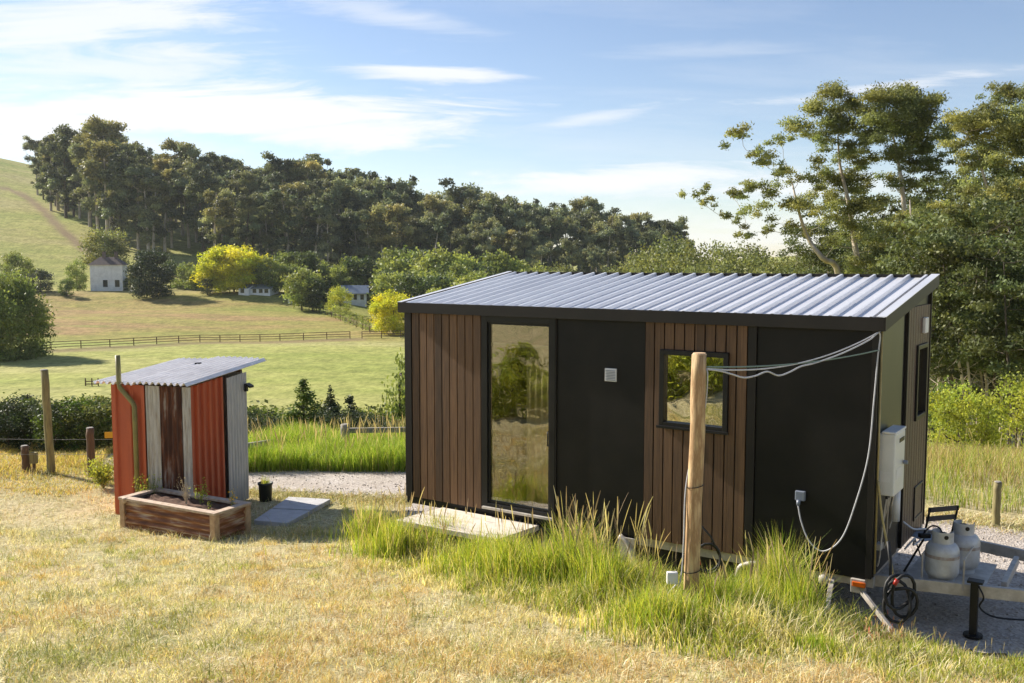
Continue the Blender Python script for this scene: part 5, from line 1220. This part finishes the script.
# ------------------------------------------------------------------ sky, sun, render settings
SUN_AZ = (-.8526, .5225); EL = R(33)
w = bpy.data.worlds.new('World'); SC.world = w; w.use_nodes = True; N = w.node_tree.nodes; L = w.node_tree.links; N.clear()
sk = N.new('ShaderNodeTexSky'); sk.sky_type = 'NISHITA'; sk.sun_disc = False; sk.sun_elevation = EL; sk.sun_rotation = math.atan2(SUN_AZ[0], SUN_AZ[1])
sk.air_density = 1.0; sk.dust_density = .25; sk.ozone_density = 1.6; sk.altitude = 200
tc = N.new('ShaderNodeTexCoord'); sx = N.new('ShaderNodeSeparateXYZ'); L.new(tc.outputs['Generated'], sx.inputs[0])
ad = math_(N, L, 'ADD', math_(N, L, 'MAXIMUM', sx.outputs[2], 0.0), .10)
cb = N.new('ShaderNodeCombineXYZ'); L.new(math_(N, L, 'DIVIDE', sx.outputs[0], ad), cb.inputs[0]); L.new(math_(N, L, 'DIVIDE', sx.outputs[1], ad), cb.inputs[1])
SKYV = cb.outputs[0]
az = math_(N, L, 'DIVIDE', sx.outputs[0], math_(N, L, 'MAXIMUM', sx.outputs[1], .05)); el = math_(N, L, 'DIVIDE', sx.outputs[2], math_(N, L, 'MAXIMUM', sx.outputs[1], .05))
cc = N.new('ShaderNodeCombineXYZ'); L.new(az, cc.inputs[0]); L.new(el, cc.inputs[1]); AE = cc.outputs[0]
def band(cx_, cy_, rx_, ry_, slope, warp=.03, seed=0.0, soft=1.0, fine=9):
    """one cloud bank: ellipse in (azimuth, elevation), frayed by stretched noise"""
    m1 = N.new('ShaderNodeMapping'); m1.inputs['Location'].default_value = (seed, seed*1.7, 0); m1.inputs['Scale'].default_value = (fine*.45, fine*3.2, 1); L.new(AE, m1.inputs[0])
    nz = noise(N, L, m1.outputs[0], 1.0, 9, .66, .9)
    dx = math_(N, L, 'DIVIDE', math_(N, L, 'SUBTRACT', az, cx_), rx_)
    yl = math_(N, L, 'ADD', cy_, math_(N, L, 'MULTIPLY', math_(N, L, 'SUBTRACT', az, cx_), slope))
    dy = math_(N, L, 'DIVIDE', math_(N, L, 'SUBTRACT', el, yl), ry_)
    rad = math_(N, L, 'SQRT', math_(N, L, 'ADD', math_(N, L, 'MULTIPLY', dx, dx), math_(N, L, 'MULTIPLY', dy, dy)))
    v = math_(N, L, 'ADD', math_(N, L, 'SUBTRACT', 1.0, rad), math_(N, L, 'MULTIPLY', math_(N, L, 'SUBTRACT', nz, .47), 3.4))
    mr = N.new('ShaderNodeMapRange'); mr.interpolation_type = 'SMOOTHSTEP'; mr.inputs[1].default_value = 0; mr.inputs[2].default_value = soft; L.new(v, mr.inputs[0]); return mr.outputs[0]
def ae(px, py): d = ray(px, py); return d[0]/d[1], d[2]/d[1]
total = None
for px, py, rx_, ry_, sl, sd, amp, soft in ((230, 118, 300, 34, -.02, 1.3, 1.0, .8), (-20, 122, 300, 30, .0, 3.9, .9, .9), (90, 28, 260, 46, .14, 4.1, .85, 1.1), (120, 70, 200, 22, .05, 6.2, .7, 1.1), (440, 73, 110, 9, -.04, 2.2, .9, .9), (590, 118, 100, 10, .16, 3.3, .6, 1.1), (600, 182, 200, 15, .03, 5.5, .95, .9), (900, 84, 210, 9, .12, 7.7, .65, 1.1), (720, 238, 330, 36, .0, 8.8, .55, 1.3), (380, 14, 110, 14, -.15, 9.1, .5, 1.2), (720, 50, 160, 10, .05, 12.1, .25, 1.4), (790, 190, 150, 16, .05, 13.7, .75, 1.0), (60, 150, 200, 16, .02, 15.2, .6, 1.1)):
    a, e = ae(px, py); b_ = math_(N, L, 'MULTIPLY', band(a, e, rx_/950, ry_/950, sl, seed=sd, soft=soft), amp)
    total = b_ if total is None else math_(N, L, 'SUBTRACT', 1.0, math_(N, L, 'MULTIPLY', math_(N, L, 'SUBTRACT', 1.0, total), math_(N, L, 'SUBTRACT', 1.0, b_)))
thin = noise(N, L, mapping(N, L, SKYV, (.35, 1.1, 1)), 1.6, 6, .6, .5)
thin = math_(N, L, 'MULTIPLY', ramp(N, L, thin, [(.48, (0, 0, 0)), (.75, (1, 1, 1))]), .25)
total = math_(N, L, 'MAXIMUM', total, thin)
skc = mixc(N, L, total, mixc(N, L, 1.0, sk.outputs[0], (.84, .82, .87), 'MULTIPLY'), (6.0, 6.1, 6.3))
bg = N.new('ShaderNodeBackground'); L.new(skc, bg.inputs[0]); bg.inputs[1].default_value = .080
wo = N.new('ShaderNodeOutputWorld'); L.new(bg.outputs[0], wo.inputs[0])
sd_ = bpy.data.lights.new('sun', 'SUN'); sd_.energy = 4.5; sd_.angle = R(.53); sd_.color = (1, .92, .81)
so = bpy.data.objects.new('sun', sd_); COL.objects.link(so)
dv = Vector((SUN_AZ[0]*math.cos(EL), SUN_AZ[1]*math.cos(EL), math.sin(EL))); so.rotation_euler = dv.to_track_quat('Z', 'Y').to_euler()
vs_ = SC.view_settings; vs_.view_transform = 'Standard'; vs_.look = 'None'; vs_.exposure = 1.06; vs_.gamma = 1; vs_.use_curve_mapping = False
hz_m, N, L = nmat('haze'); pv = N.new('ShaderNodeVolumePrincipled'); pv.inputs['Density'].default_value = .00009; pv.inputs['Color'].default_value = (.86, .92, 1, 1); pv.inputs['Anisotropy'].default_value = .2
o = N.new('ShaderNodeOutputMaterial'); L.new(pv.outputs[0], o.inputs['Volume'])
tag(MB().box(-1650, 1650, -1650, 1650, -30, 150).build('haze', hz_m), 'thin pale blue haze hanging in the valley air', 'haze', kind='stuff')
SC.cycles.max_bounces = 6; SC.cycles.volume_bounces = 1; SC.cycles.transparent_max_bounces = 8
